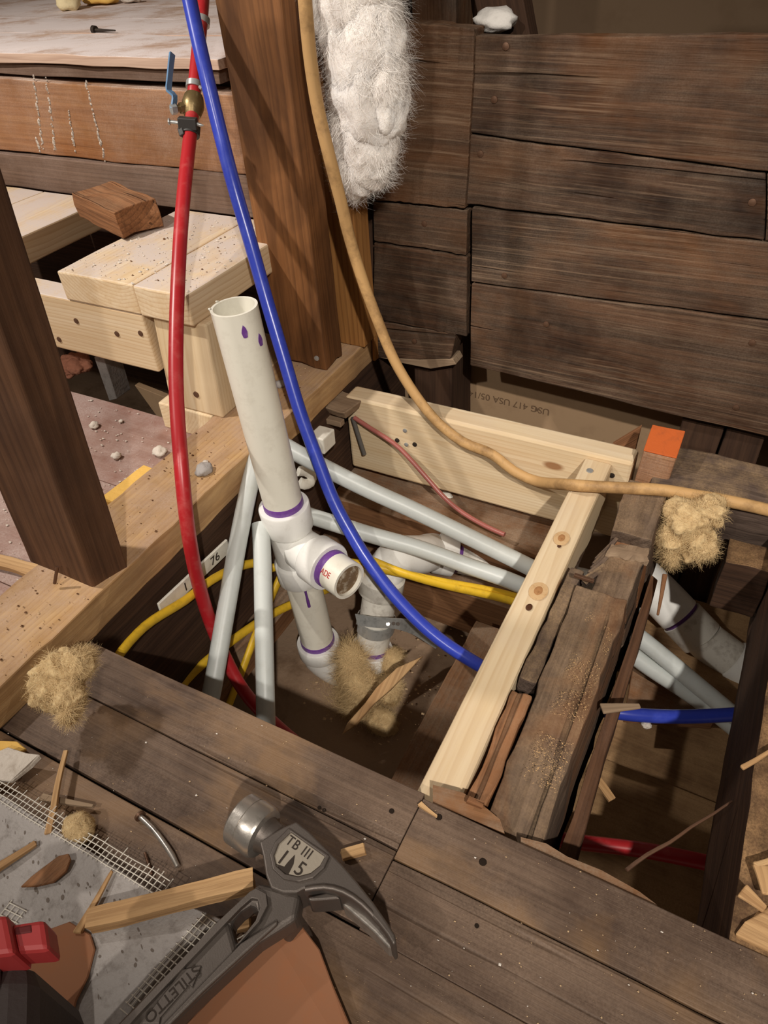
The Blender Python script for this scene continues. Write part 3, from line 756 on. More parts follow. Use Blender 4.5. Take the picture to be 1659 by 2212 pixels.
# ------------------------------------------------------------------ white drain pipe with tee, trap and arm
R15 = .0432                                   # outer radius of the pipe
def lerp(a, b, t): return Vector(a) * (1 - t) + Vector(b) * t
RT = at(505, 662, d=1.285); RB = at(690, 1398, d=1.90)
RD = unit(RB - RT); RL = (RB - RT).length
def on_riser(px, py):
    """parameter along the riser closest to a sight line"""
    r = unit(ray(px, py)); w = RT - CAM
    a = RD.dot(r); t = (w.dot(r) * a - w.dot(RD)) / (1 - a * a)
    return t
dr = thing('drain_pipe', RB, 'white plastic drain pipe standing upright with a tee and purple primer rings', 'pipe')
t1 = on_riser(606, 1092); t2 = on_riser(617, 1140); t3 = on_riser(637, 1208); t4 = on_riser(646, 1245); t5 = on_riser(682, 1385)
riser = tube('riser', [RT, RT + RD * (t1 + .03)], R15, M_pvc, dr, n=36, hollow=.12, smooth_path=False)
lathe('primer_ring', [(-.016, R15 + .0002), (-.014, R15 + .0012), (0, R15 + .0016), (.003, R15 + .0005)], RT + RD * t1, RD, M_primer, dr, n=36)
tee = lathe('tee', [(0, R15 + .001), (0, .0555), (.003, .0570), (t2 - t1 - .004, .0560), (t2 - t1, .054), (t2 - t1 + .006, .0490),
                    (t3 - t1 - .006, .0490), (t3 - t1, .0535), (t3 - t1 + .003, .0555), (t4 - t1 - .003, .0565), (t4 - t1, .0545), (t4 - t1, R15)],
            RT + RD * t1, RD, M_pvc_white, dr, n=40)
BC = RT + RD * ((t2 + t3) / 2)
BD = Vector((.93, -.30, .22)); BD = unit(BD - RD * BD.dot(RD))
lathe('branch', [(0, .030), (.028, .0478), (.070, .0490), (.074, .0535), (.078, .0560), (.124, .0565), (.127, .0545), (.127, R15)], BC, BD, M_pvc_white, tee, n=40)
lathe('primer_ring', [(0, R15 + .0012), (.004, R15 + .0016), (.016, R15 + .0010), (.018, R15)], BC + BD * .126, BD, M_primer, tee, n=36)
stub = tube('stub', [BC + BD * .10, BC + BD * .192], R15, M_pvc, dr, n=36, hollow=.15, smooth_path=False)
M_plug = plain('dirty_plug', srgb(120, 98, 74), .95, .1, grime=srgb(214, 204, 184), grime_amt=.9, gscale=90, bump=1.0, bscale=160)
# dirty plug inside the stub
lathe('plug', [(0, .004), (.0, R15 * .86), (.006, R15 * .86), (.008, R15 * .5), (.010, .003)], BC + BD * .176, BD, M_plug, dr, n=24)
# red print on the stub
ref = unit(Vector(CAM) - (BC + BD * .16)); side = BD.cross(ref); side = unit(side)
nrm = unit(side.cross(BD)) ; nrm = nrm if nrm.dot(ref) > 0 else -nrm
def on_cyl(c, ax, n0, ang, r):
    b = ax.cross(n0); return c + (n0 * math.cos(ang) + b * math.sin(ang)) * r
dirn = None
for ang in [.35]:
    nn = (nrm * math.cos(ang) + BD.cross(nrm) * math.sin(ang))
    p = BC + BD * .158 + nn * (R15 + .0006)
    upv = nn.cross(BD)
    M = frame(p, BD, upv)
    text('red_print', 'ADE', .019, M, M_redink, stub, extrude=.00015, sx=.8)
# embossed marks
# lower riser
tube('lower_riser', [RT + RD * (t4 - .03), RT + RD * (t5 + .03)], R15, M_pvc, dr, n=36, hollow=.12, smooth_path=False)
# run of purple primer below the tee
vd = unit(CAM - (RT + RD * (t4 + .03))); vd = unit(vd - RD * vd.dot(RD))
tube('primer_run', [RT + RD * t4 + vd * (R15 + .0006), RT + RD * (t4 + .03) + vd * (R15 + .0006), RT + RD * (t4 + .065) + vd * (R15 + .0004)], .004, M_primer, dr, n=8, radii=[.006, .003, .004])
for px, py, r in [(528, 718, .005), (562, 735, .005)]:
    p = RT + RD * on_riser(px, py)
    rr = ray(px, py); rr = unit(rr)
    # first hit of the sight line with the pipe
    w = CAM - RT; a = rr - RD * rr.dot(RD); b = w - RD * w.dot(RD)
    A_ = a.dot(a); B_ = 2 * a.dot(b); C_ = b.dot(b) - R15 * R15
    disc = B_ * B_ - 4 * A_ * C_
    if disc > 0:
        h = CAM + rr * ((-B_ - math.sqrt(disc)) / (2 * A_)); nn = unit(h - RT - RD * (h - RT).dot(RD))
        tt = nn.cross(RD); q8 = [h + nn * .0002 + RD * (math.cos(a8 * .785) * .011 * (1 + .3 * math.sin(a8 * 2.1))) + tt * (math.sin(a8 * .785) * .0055) for a8 in range(8)]
        slab('primer_dab', q8, nn * .0008, M_primer, riser, bev=0)
# burr at the cut top
for k in range(2):
    a = k * .7 + 2.6; e1 = unit(RD.cross(Vector((0, 1, 0)))); e2 = RD.cross(e1)
    q = RT + (e1 * math.cos(a) + e2 * math.sin(a)) * R15
    tube('burr', [q, q + (e1 * math.cos(a) + e2 * math.sin(a)) * .003 - RD * .001], .003, M_pvc, riser, n=6, radii=[.004, .002])
# trap bend
P2B = at(804, 1398, d=1.885); P2T = at(823, 1268, d=1.775); P2D = unit(P2B - P2T)
eb = RT + RD * t5
lathe('trap_hub', [(0, R15 + .001), (0, .0545), (.003, .0565), (.040, .0565), (.050, .050), (.052, R15)], eb, RD, M_pvc_white, dr, n=36)
lathe('primer_ring', [(-.014, R15 + .0005), (-.012, R15 + .0014), (0, R15 + .0018), (.003, R15)], eb, RD, M_primer, dr, n=36)
mid = lerp(eb + RD * .04, P2B, .5)
tube('trap_bend', [eb + RD * .035, eb + RD * .06, lerp(eb, P2B, .2) + Vector((0, 0, -.095)), mid + Vector((0, 0, -.105)), lerp(eb, P2B, .8) + Vector((0, 0, -.085)), P2B + P2D * .055, P2B + P2D * .02], .050, M_pvc_white, dr, n=28)
lathe('trap_hub', [(0, R15 + .001), (0, .0545), (.003, .0565), (.044, .0560), (.052, .050), (.054, R15)], P2B, P2D, M_pvc_white, dr, n=36)
lathe('primer_ring', [(-.012, R15 + .0005), (-.010, R15 + .0014), (0, R15 + .0018), (.003, R15)], P2B, P2D, M_primer, dr, n=36)
tube('trap_outlet', [P2B + P2D * .03, P2T - P2D * .03], R15, M_pvc_old, dr, n=32, smooth_path=False)
# elbow and arm
AH = at(960, 1197, d=1.90); AE = at(1460, 1305, d=1.97)
AD = unit(AE - AH)
lathe('elbow_hub', [(0, R15 + .001), (0, .0545), (.003, .0565), (.044, .0565), (.050, .050), (.054, R15)], P2T + P2D * .012, -P2D, M_pvc_old, dr, n=36)
e0 = P2T - P2D * .035
tube('elbow', [e0 + P2D * .02, e0, lerp(e0, AH, .25) + Vector((-.005, .01, .035)), lerp(e0, AH, .6) + Vector((0, 0, .028)), AH - AD * .03, AH], .0495, M_pvc_white, dr, n=28)
lathe('arm_hub', [(0, R15), (0, .0545), (.003, .0565), (.050, .0565), (.053, .0545), (.053, R15)], AH - AD * .025, AD, M_pvc_white, dr, n=36)
lathe('primer_ring', [(0, R15 + .0018), (.010, R15 + .0014), (.012, R15)], AH + AD * .028, AD, M_primer, dr, n=36)
tube('drain_arm', [AH, lerp(AH, AE, .5), AE - AD * .05], R15, M_pvc_old, dr, n=28, smooth_path=False)
# fittings in the right bay
W1 = at(1425, 1285, d=1.93); W2 = at(1478, 1340, d=1.92); W3 = at(1530, 1388, d=1.90); W4 = at(1600, 1440, d=1.88); W5 = at(1720, 1530, d=1.86)
wd1 = unit(W2 - W1)
tube('bay_elbow', [W1 - wd1 * .06 + Vector((-.03, 0, .02)), W1, W2 - wd1 * .02], .0560, M_pvc_white, dr, n=30)
lathe('bay_sleeve', [(0, R15), (0, .0515), (.01, .0515), (.012, .0515), (.012, .058), (.085, .058), (.087, .050), (.087, R15)], W2 - wd1 * .022, wd1, M_pvc_old, dr, n=36)
lathe('primer_ring', [(0, .0520), (.010, .0522), (.0115, .0518)], W2 - wd1 * .022, wd1, M_primer, dr, n=36)
wd2 = unit(W4 - W3)
tube('bay_wye', [W3 - wd1 * .02, W3, W4 - wd2 * .02], .0525, M_pvc_old, dr, n=30)
lathe('bay_hub', [(0, R15), (0, .0545), (.003, .0580), (.045, .0585), (.047, .050), (.047, R15)], W4 - wd2 * .03, wd2, M_pvc_white, dr, n=36)
lathe('primer_ring', [(0, R15 + .002), (.012, R15 + .0022), (.014, R15)], W4 + wd2 * .018, wd2, M_primer, dr, n=36)
tube('bay_pipe', [W4, W5], R15, M_pvc, dr, n=28, smooth_path=False)

# galvanised hanger strap round the trap outlet
hs = thing('hanger_strap', lerp(P2T, P2B, .62), 'galvanised metal hanger strap around the white trap pipe', 'strap')
sc = lerp(P2T, P2B, .58)
e1 = unit(Vector((1, 0, 0)) - P2D * P2D.x); e2 = P2D.cross(e1)
V = []; Fc = []; n = 40
pts = []
for k in range(n + 1):
    a = math.radians(-200 + 330 * k / n)
    pts.append(sc + (e1 * math.cos(a) + e2 * math.sin(a)) * (R15 + .006))
tailend = at(945, 1392, d=1.80)
def ribbon(name, P, w, wdir, th, m, par):
    V = []; Fc = []; k = len(P)
    for i, p in enumerate(P):
        t = unit(P[min(i + 1, k - 1)] - P[max(0, i - 1)]); wd_ = unit(Vector(wdir) - t * t.dot(Vector(wdir))); nn = t.cross(wd_)
        for a, b in ((-1, -1), (1, -1), (1, 1), (-1, 1)):
            V.append(p - P[0] + wd_ * (a * w / 2) + nn * (b * th / 2))
    for i in range(k - 1):
        for j in range(4):
            Fc.append((i * 4 + j, i * 4 + (j + 1) % 4, (i + 1) * 4 + (j + 1) % 4, (i + 1) * 4 + j))
    Fc.append((0, 1, 2, 3)); Fc.append(tuple((k - 1) * 4 + j for j in range(4)))
    return mesh(name, V, Fc, m, par, Matrix.Translation(P[0] * S))
band = ribbon('band', pts, .034, P2D, .002, M_galv, hs)
tp = curve([at(770, 1338, d=1.74), at(815, 1345, d=1.715), at(860, 1347, d=1.73), at(900, 1360, d=1.79), at(950, 1392, d=1.86)], .02)
ribbon('tail', tp, .032, P2D, .002, M_galv, hs)
for px, py in [(838, 1348), (850, 1347), (860, 1348)]:
    p = at(px, py, d=1.716)
    lathe('hole', [(0, .001), (0, .0045), (.0008, .0045), (.0008, .001)], p, unit(CAM - p), M_engrave if px != 838 else M_steel, hs, n=10)

# ------------------------------------------------------------------ supply pipes
RH = .0142                                  # half inch pipe
rp = thing('red_pipe', at(418, 236, y=1.42), 'red plastic water pipe with brass shut-off valve hanging down into the opening', 'pipe')
up_pts = [at(452, -330, d=1.66), at(441, -60, d=1.60), at(436, 30, d=1.555), at(428, 110, d=1.53), at(421, 180, d=1.52), at(419, 205, d=1.52)]
lo_pts = [at(416, 240, d=1.52), at(411, 290, d=1.50), at(397, 420, d=1.45), at(388, 540, d=1.42), at(381, 700, d=1.39), at(381, 850, d=1.37), at(392, 1010, d=1.35),
          at(407, 1150, d=1.38), at(430, 1265, d=1.47), at(468, 1378, d=1.57), at(525, 1490, d=1.60), at(600, 1570, d=1.59), at(690, 1640, d=1.56), at(830, 1720, z=-.36), at(1000, 1785, z=-.35), at(1240, 1818, z=-.37), at(1400, 1838, z=-.38), at(1600, 1880, z=-.38), at(1750, 1920, z=-.38)]
tube('upper_run', up_pts, RH, M_red, rp, n=18)
lower = tube('lower_run', lo_pts, RH, M_red, rp, n=18)
def ring(c, d, r0, r1, w, m, par, name='crimp_ring'):
    return lathe(name, [(-w / 2, r0), (-w / 2, r1), (w / 2, r1), (w / 2, r0)], c, d, m, par, n=28)
vdv = unit(lo_pts[0] - up_pts[-2])
ring(at(420, 185, d=1.52), vdv, RH, RH + .0035, .012, M_galv, rp)
tube('ear', [at(432, 188, d=1.505), at(438, 192, d=1.50)], .004, M_galv, rp, n=8)
ring(at(436, 47, d=1.55), vdv, RH, RH + .003, .014, M_galv, rp)
vb0 = at(419, 203, d=1.52); vb1 = at(415, 252, d=1.52); L = (vb1 - vb0).length
valve = lathe('valve_body', [(0, RH * .95), (.001, .0170), (.006, .0200), (L * .35, .0225), (L * .5, .0235), (L * .65, .0225), (L - .006, .0190), (L - .001, .0170), (L, RH * .95)], vb0, vdv, M_brass, rp, n=28)
sd = unit(at(372, 232, d=1.50) - at(415, 226, d=1.52))
vc = lerp(vb0, vb1, .55)
lathe('valve_stem', [(0, .012), (.016, .0118), (.030, .0105), (.030, .0075), (.042, .0070)], vc, sd, M_brass, valve, n=6)
lathe('stem_nut', [(0, .0085), (0, .0105), (.011, .0105), (.011, .006)], vc + sd * .038, sd, M_galv, valve, n=6)
hp = [vc + sd * .045, at(377, 207, d=1.495), at(365, 196, d=1.495), at(365, 180, d=1.497), at(369, 140, d=1.50), at(372, 116, d=1.505)]
hpc = curve(hp, .008)
wv = unit(Vector((0, -1, .1)))
ribbon('valve_handle', hpc, .0125, wv, .0045, M_handleblue, valve)
# black clamp with screw
kc = at(409, 268, d=1.50)
clamp = thing('pipe_clip', at(409, 285, d=1.5), 'black plastic pipe clip with a screw through it, on the red pipe below the valve', 'pipe clip')
beam('clip_block', at(386, 265, d=1.485), at(426, 268, d=1.485), .022, .018, (0, 0, 1), M_black, clamp, n=(2, 1, 1), bev=.001)
ring(at(411, 282, d=1.503), vdv, RH, RH + .006, .020, M_black, clamp, 'clip_collar')
beam('clip_tail', at(391, 276, d=1.49), at(396, 294, d=1.49), .012, .012, (1, 0, 0), M_black, clamp, n=(2, 1, 1), bev=.001)
tube('clip_screw', [at(365, 263, d=1.485), at(386, 265, d=1.485)], .0035, M_galv, clamp, n=8, smooth_path=False)
tube('screw_head', [at(364, 263, d=1.485), at(367, 263, d=1.485)], .0065, M_galv, clamp, n=10, smooth_path=False)
tube('screw_tip', [at(426, 268, d=1.485), at(433, 270, d=1.485), at(440, 271, d=1.485)], .004, M_galv, clamp, n=8, smooth_path=False, radii=[.0042, .0035, .0008])

bl = [at(345, -340, d=1.30), at(398, -60, d=1.36), at(418, 40, d=1.38), at(445, 160, d=1.40), at(474, 280, d=1.43), at(505, 400, d=1.45), at(540, 520, d=1.48), at(575, 645, d=1.50), at(612, 770, d=1.525),
      at(648, 890, d=1.55), at(683, 985, d=1.57), at(720, 1080, d=1.585), at(757, 1150, d=1.59), at(797, 1215, d=1.59), at(855, 1290, d=1.575), at(930, 1365, d=1.55), at(1010, 1422, d=1.52),
      at(1110, 1475, d=1.51), at(1230, 1518, d=1.49), at(1340, 1540, d=1.47), at(1450, 1548, d=1.47), at(1560, 1545, d=1.48), at(1680, 1535, d=1.49), at(1800, 1520, d=1.50)]
o = tube('blue_pipe', bl, RH * 1.02, M_blue, n=18)
tag(o, 'blue plastic water pipe curving down past the stud and under the joists', 'pipe')

# four stiff white tubes behind the drain pipe
RW = .0198
for pts, lab in [([at(590, 880, d=1.60), at(549, 1010, d=1.60), at(520, 1140, d=1.57), at(488, 1320, d=1.53), at(458, 1490, d=1.50), at(425, 1640, d=1.48)], 'milky white tube slanting down left under the floor, left of its twin'),
                 ([at(563, 1132, d=1.60), at(567, 1220, d=1.57), at(571, 1400, d=1.52), at(574, 1545, d=1.49), at(576, 1680, d=1.47)], 'milky white tube dropping straight down to the floor edge'),
                 ([at(575, 938, d=1.60), at(640, 978, d=1.61), at(780, 1050, d=1.63), at(900, 1105, d=1.64), at(1050, 1178, d=1.645), at(1150, 1228, d=1.645), at(1260, 1285, d=1.63), at(1400, 1392, d=1.61), at(1530, 1500, d=1.60), at(1700, 1640, d=1.60)], 'milky white tube running right under the header, upper of the two'),
                 ([at(640, 1105, d=1.70), at(790, 1152, d=1.695), at(900, 1183, d=1.69), at(1010, 1222, d=1.68), at(1120, 1262, d=1.67), at(1250, 1325, d=1.65), at(1390, 1432, d=1.63), at(1520, 1520, d=1.62), at(1680, 1650, d=1.62)], 'milky white tube running right past the tee stub, lower of the two')]:
    o = tube('white_tube', pts, RW, M_pex, n=18, hollow=.14)
    tag(o, lab, 'tube', 'white tubes')

# ------------------------------------------------------------------ cables and wires
o = tube('tan_cable', [at(640, -330, y=1.30), at(655, -60, y=1.30), at(662, 40, y=1.30), at(672, 140, y=1.30), at(688, 240, y=1.30), at(712, 340, y=1.30), at(735, 430, y=1.31), at(757, 520, y=1.325), at(785, 610, y=1.335), at(815, 690, y=1.34),
                       at(850, 775, y=1.34), at(895, 850, y=1.34), at(945, 912, y=1.34), at(1000, 955, y=1.338), at(1050, 975, y=1.334), at(1078, 992, y=1.330), at(1110, 1018, y=1.325), at(1160, 1040, y=1.315), at(1230, 1047, z=.0), at(1270, 1050, z=.004),
                       at(1320, 1053, z=.006), at(1390, 1056, z=.018), at(1440, 1060, z=.018), at(1500, 1070, y=1.29), at(1570, 1082, y=1.30), at(1660, 1102, y=1.32), at(1760, 1130, y=1.35)],
         .0115, M_cable, n=14, flat=1.15)
tag(o, 'stiff tan cable hanging past the insulation and over the header', 'cable')
for pts, lab in [([at(555, 1235, d=1.72), at(640, 1215, d=1.72), at(700, 1211, d=1.68), at(770, 1217, d=1.655), at(850, 1235, d=1.655), at(950, 1256, d=1.67), at(1090, 1283, d=1.71), at(1230, 1330, d=1.70), at(1370, 1410, d=1.68), at(1440, 1455, d=1.69), at(1560, 1520, d=1.72)], 'yellow cable crossing behind the tee towards the right bay, upper one'),
                 ([at(800, 1210, d=1.66), at(870, 1238, d=1.65), at(960, 1264, d=1.67), at(1090, 1294, d=1.70), at(1200, 1330, d=1.69)], 'short yellow cable lying just under the upper crossing cable'),
                 ([at(781, 1243, d=1.74), at(740, 1258, d=1.78), at(690, 1280, d=1.88), at(600, 1320, d=1.82), at(520, 1370, d=1.72), at(420, 1450, d=1.64), at(380, 1500, d=1.60)], 'yellow cable end behind the lower drain pipe, running down left'),
                 ([at(620, 1215, d=1.78), at(597, 1265, d=1.77), at(560, 1350, d=1.76), at(530, 1430, d=1.74), at(480, 1560, d=1.72)], 'yellow cable dropping steeply between the two left white tubes'),
                 ([at(575, 1212, d=1.68), at(530, 1220, d=1.64), at(480, 1240, x=-.868), at(440, 1265, x=-.872), at(400, 1297, x=-.876), at(330, 1340, x=-.880), at(295, 1370, x=-.878), at(262, 1408, x=-.872), at(235, 1450, x=-.868)], 'yellow cable in the dark along the rim joist, leftmost')]:
    o = tube('yellow_cable', pts, .0085, M_yellow, n=10, flat=1.35)
    tag(o, lab, 'cable', 'yellow cables')
o = tube('pink_wire', [at(765, 902, y=1.350), at(800, 925, y=1.345), at(850, 957, y=1.335), at(880, 985, y=1.325), at(920, 1030, y=1.31), at(960, 1075, y=1.30), at(1000, 1108, y=1.29), at(1050, 1137, y=1.28), at(1090, 1155, y=1.27)], .0062, M_pinkwire, n=10)
tag(o, 'pinkish red wire hanging in front of the new header', 'wire')
o = tube('grey_wire', [at(762, 902, y=1.352), at(772, 935, y=1.350), at(787, 982, y=1.345)], .0062, M_greywire, n=8)
tag(o, 'short grey wire end poking down at the left end of the header', 'wire')
# white plastic bits on the rim joist
strip = thing('marked_strip', (-.89, .7, -.08), 'white numbered plastic strip fixed to the dark joist under the sole plate', 'strip')
a0 = at(345, 1318, x=-.893); a1 = at(492, 1178, x=-.893)
beam('strip_body', a0, a1, .036, .006, (0, 0, 1), M_white_plastic, strip, n=(6, 1, 1), bev=.0008)
ud = unit(a1 - a0)
for t, b in ((.34, '1'), (.78, '76')):
    p = lerp(a0, a1, t) + Vector((.0036, 0, 0))
    M = frame(p, ud, ud.cross(Vector((1, 0, 0))) * -1)
    text('number', b, .03, M, M_blackink, strip, extrude=.0002)
o = beam('plastic_block', at(683, 962, x=-.87), at(708, 938, x=-.87), .045, .045, (0, 0, 1), M_white_plastic, n=(2, 1, 1), bev=.002)
tag(o, 'small white plastic block by the rim joist behind the blue pipe', 'plastic block')
o = tube('cable_clip', [at(645, 1018, x=-.86), at(662, 1018, x=-.855), at(674, 1028, x=-.85), at(672, 1042, x=-.85), at(658, 1046, x=-.855), at(648, 1042, x=-.86)], .006, M_white_plastic, n=10, flat=2.2)
tag(o, 'ivory plastic cable hook just right of the drain pipe', 'hook')

# ------------------------------------------------------------------ insulation
def fluff(name, lobes, mat, fibmat, label, cat='insulation', group='insulation tufts', amp=.35, fibres=900, flen=.03, seed=1, sub=5, fw=.00032, wisp=1.0, down=0.0):
    """lobes: (centre, (rx, ry, rz)) in scene units"""
    rng = random.Random(seed)
    t = thing(name, lobes[0][0], label, cat, group)
    V = []; Fc = []; FV = []; FF = []
    for c, r in lobes:
        c = Vector(c); bm = bmesh.new(); bmesh.ops.create_icosphere(bm, subdivisions=sub, radius=1.0)
        base = len(V)
        rm = sum(r) / 3
        for v in bm.verts:
            q = v.co.copy()
            p = Vector((q.x * r[0], q.y * r[1], q.z * r[2]))
            k = noise.fractal((c + p) * (1.3 / rm) + Vector((seed, 0, 0)), 1.05, 2.1, 5) * amp
            V.append(c + p * (1 + k))
        Fc += [tuple(base + v.index for v in f.verts) for f in bm.faces]
        nv = len(bm.verts)
        for _ in range(int(fibres / len(lobes))):
            i = base + rng.randrange(nv); p = V[i]; nn = unit(p - c)
            tn = Vector((rng.gauss(0, 1), rng.gauss(0, 1), rng.gauss(0, 1) - 2.2 * down)); tn = unit(tn - nn * tn.dot(nn))
            bt = nn.cross(tn); L = flen * rng.uniform(.3, 1.3); cv = rng.uniform(-1.6, 1.6); lift = rng.uniform(.0, .35) * wisp
            b = len(FV); q = p.copy(); d = unit(tn + nn * lift)
            for k in range(5):
                sd_ = unit(d.cross(nn) + Vector((1e-4, 0, 0))) * fw * (1 - k / 5)
                FV += [q - sd_, q + sd_]
                d = unit(d + bt * cv * .3 - nn * lift * .22); q = q + d * (L / 4)
            FF += [(b + 2 * k, b + 2 * k + 1, b + 2 * k + 3, b + 2 * k + 2) for k in range(4)]
        bm.free()
    mesh('batt', V, Fc, mat, t, smooth=True)
    f = mesh('fibres', FV, FF, fibmat, t)
    f['kind'] = 'stuff'
    return t
def lob(px, py, y, rx, ry, rz): return (at(px, py, y=y), (rx, ry, rz))
fluff('white_insulation', [lob(770, -110, 1.46, .09, .06, .13), lob(765, 10, 1.46, .090, .06, .12), lob(790, 110, 1.46, .088, .06, .13), lob(795, 215, 1.46, .085, .06, .13), lob(795, 300, 1.46, .066, .05, .10), lob(768, 360, 1.46, .045, .04, .065),
                           lob(838, 190, 1.455, .040, .045, .10), lob(738, 130, 1.46, .036, .045, .13), lob(748, 290, 1.46, .034, .035, .10), lob(815, 345, 1.455, .032, .03, .05), lob(830, 60, 1.46, .036, .04, .10), lob(700, -10, 1.46, .05, .04, .07)],
      M_wool, M_woolfib, 'fluffy white insulation batt hanging beside the amber stud', amp=.22, fibres=26000, flen=.05, seed=3, sub=5, wisp=.5, down=.9)
o = fluff('white_insulation', [lob(732, 425, 1.46, .010, .010, .05)], M_wool, M_woolfib, 'thin white wisp of insulation caught behind the tan cable', amp=.4, fibres=200, flen=.02, seed=5, sub=3)
fluff('yellow_insulation', [lob(1480, 1120, 1.22, .045, .04, .035), lob(1530, 1105, 1.24, .035, .035, .03), lob(1450, 1165, 1.20, .030, .03, .035), lob(1515, 1180, 1.20, .028, .03, .035), lob(1490, 1150, 1.21, .035, .03, .03), lob(1450, 1200, 1.19, .018, .02, .02)],
      M_ywool, M_ywoolfib, 'tuft of yellow glass wool under the grey timber beside the old joist', amp=.4, fibres=9000, flen=.028, seed=8, wisp=1.5)
def lz(px, py, d, rx, ry, rz): return (at(px, py, d=d), (rx, ry, rz))
fluff('yellow_insulation', [lz(762, 1425, 1.84, .030, .035, .035), lz(775, 1475, 1.85, .048, .045, .04), lz(772, 1520, 1.88, .045, .04, .03), lz(722, 1510, 1.93, .045, .04, .02)],
      M_ywool, M_ywoolfib, 'yellow glass wool stuffed between the two trap hubs', amp=.45, fibres=16000, flen=.055, seed=11, wisp=2.0)
fluff('yellow_insulation', [lz(850, 1430, 1.86, .02, .03, .035), lz(842, 1490, 1.84, .028, .03, .05), lz(825, 1560, 1.84, .04, .035, .04), lz(820, 1610, 1.86, .04, .04, .03)],
      M_ywool, M_ywoolfib, 'strip of yellow glass wool under the long splinter in the opening', amp=.35, fibres=15000, flen=.025, seed=12)
fluff('yellow_insulation', [lz(130, 1455, 1.12, .038, .03, .035), lz(165, 1440, 1.11, .026, .02, .026), lz(105, 1490, 1.10, .032, .03, .028), lz(145, 1505, 1.09, .032, .025, .026), lz(185, 1420, 1.12, .012, .01, .012), lz(150, 1545, 1.07, .008, .01, .012)],
      M_ywool, M_ywoolfib, 'tuft of yellow glass wool caught on the side of the sole plate at lower left', amp=.4, fibres=8000, flen=.022, seed=14, wisp=1.4)
p = at(170, 1790, z=.022)
fluff('yellow_insulation', [(p, (.022, .022, .021))], M_ywool, M_ywoolfib, 'small round ball of yellow glass wool on the floor by the grey board', amp=.16, fibres=1500, flen=.008, seed=16, wisp=1.4)
fluff('pink_insulation', [lob(165, 785, 1.22, .05, .04, .022), lob(150, 800, 1.2, .03, .03, .018)], plain('pink_wool', srgb(204, 142, 116), .95, .05, bump=1.0, bscale=200), plain('pink_fibre', srgb(206, 150, 126), .9, .1),
      'pinkish crumbling insulation in the dark gap under the pine bearer', amp=.3, fibres=400, flen=.012, seed=18)

# ------------------------------------------------------------------ hammer lying on the floor
HZ = .105
hm = thing('hammer', at(640, 1850, z=.02), 'grey titanium framing hammer with curved claw lying on the floor', 'hammer')
def hp2(px, py, z=HZ): return at(px, py, z=z)
def plate2(name, outline, z0, z1, mat, par, bev=.003, holes=None, seg=3):
    """outline in pixels, on the plane z1; extruded down to z0"""
    pts = [hp2(*q, z=z1) for q in outline]
    o = sum(pts, Vector()) / len(pts)
    bm = bmesh.new()
    def loop(ps):
        vs_ = [bm.verts.new((q - o) * S) for q in ps]
        return [bm.edges.new((vs_[i], vs_[(i + 1) % len(vs_)])) for i in range(len(vs_))]
    ed = loop(pts)
    for h in (holes or []): ed += loop([hp2(*q, z=z1) for q in h])
    bmesh.ops.triangle_fill(bm, use_beauty=True, use_dissolve=True, edges=ed)
    fs = bm.faces[:]
    r = bmesh.ops.extrude_face_region(bm, geom=fs)
    bmesh.ops.translate(bm, verts=[v for v in r['geom'] if isinstance(v, bmesh.types.BMVert)], vec=(0, 0, (z0 - z1) * S))
    bmesh.ops.recalc_face_normals(bm, faces=bm.faces[:])
    me = bpy.data.meshes.new(name); bm.to_mesh(me); bm.free()
    me.materials.append(mat)
    ob = link(name, me, Matrix.Translation(o * S), par)
    if bev: bevel(ob, bev, seg)
    return ob
def smooth2(pts, step=14):
    P = [Vector((a, b, 0)) for a, b in pts]; P = P + [P[0]]
    out = curve(P, step)
    return [(q.x, q.y) for q in out[:-1]]
# head: cheek and claw in one outline
head = [(560, 1818), (588, 1800), (612, 1786), (640, 1774), (668, 1796), (702, 1830), (738, 1866), (772, 1905), (806, 1948), (834, 1988), (853, 2018), (856, 2034), (850, 2042),
        (836, 2018), (814, 1990), (786, 1962), (752, 1938), (720, 1924), (690, 1918), (655, 1920), (640, 1928), (610, 1928), (585, 1918), (574, 1890), (568, 1850)]
shield_hole = [(620, 1794), (704, 1850), (696, 1868), (676, 1886), (650, 1896), (625, 1896), (600, 1880), (588, 1860), (592, 1835)]
plate2('head', head, .052, HZ, M_titan, hm, bev=.006)
hd_ = [c for c in hm.children if c.name.startswith('head')][0]
plate2('shield_rim', [(624, 1788), (712, 1848), (700, 1874), (676, 1896), (645, 1904), (612, 1898), (588, 1876), (582, 1846), (594, 1818)], HZ - .002, HZ + .004, M_titan, hd_, bev=.0015,
       holes=[[(628, 1797), (702, 1850), (691, 1870), (671, 1886), (644, 1893), (616, 1887), (597, 1870), (592, 1847), (602, 1822)]])
plate2('shield_plate', [(628, 1797), (702, 1850), (691, 1870), (671, 1886), (644, 1893), (616, 1887), (597, 1870), (592, 1847), (602, 1822)], HZ - .001, HZ + .0012, M_titan_light, hd_, bev=0)
def htext(body, px, py, dx, dy, size, name, par, m, z=HZ + .0015, sx=1.0, ex=.0003, space=1.0):
    a = at(px, py, z=z); b = at(px + dx, py + dy, z=z)
    ex_ = unit(b - a); M = frame(a, ex_, Vector((0, 0, 1)).cross(ex_))
    text(name, body, size, M, m, par, extrude=ex, sx=sx, space=space)
htext('TB III', 646, 1831, 50, 36, .0175, 'lettering', hd_, M_engrave, sx=.85, space=1.15)
htext('1', 611, 1853, 50, 36, .026, 'lettering', hd_, M_engrave)
htext('5', 648, 1878, 50, 36, .024, 'lettering', hd_, M_engrave)
plate2('slot', [(637, 1846), (634, 1866), (622, 1890), (606, 1880), (596, 1866), (614, 1872), (622, 1862)], HZ, HZ + .0018, M_engrave, hd_, bev=0)
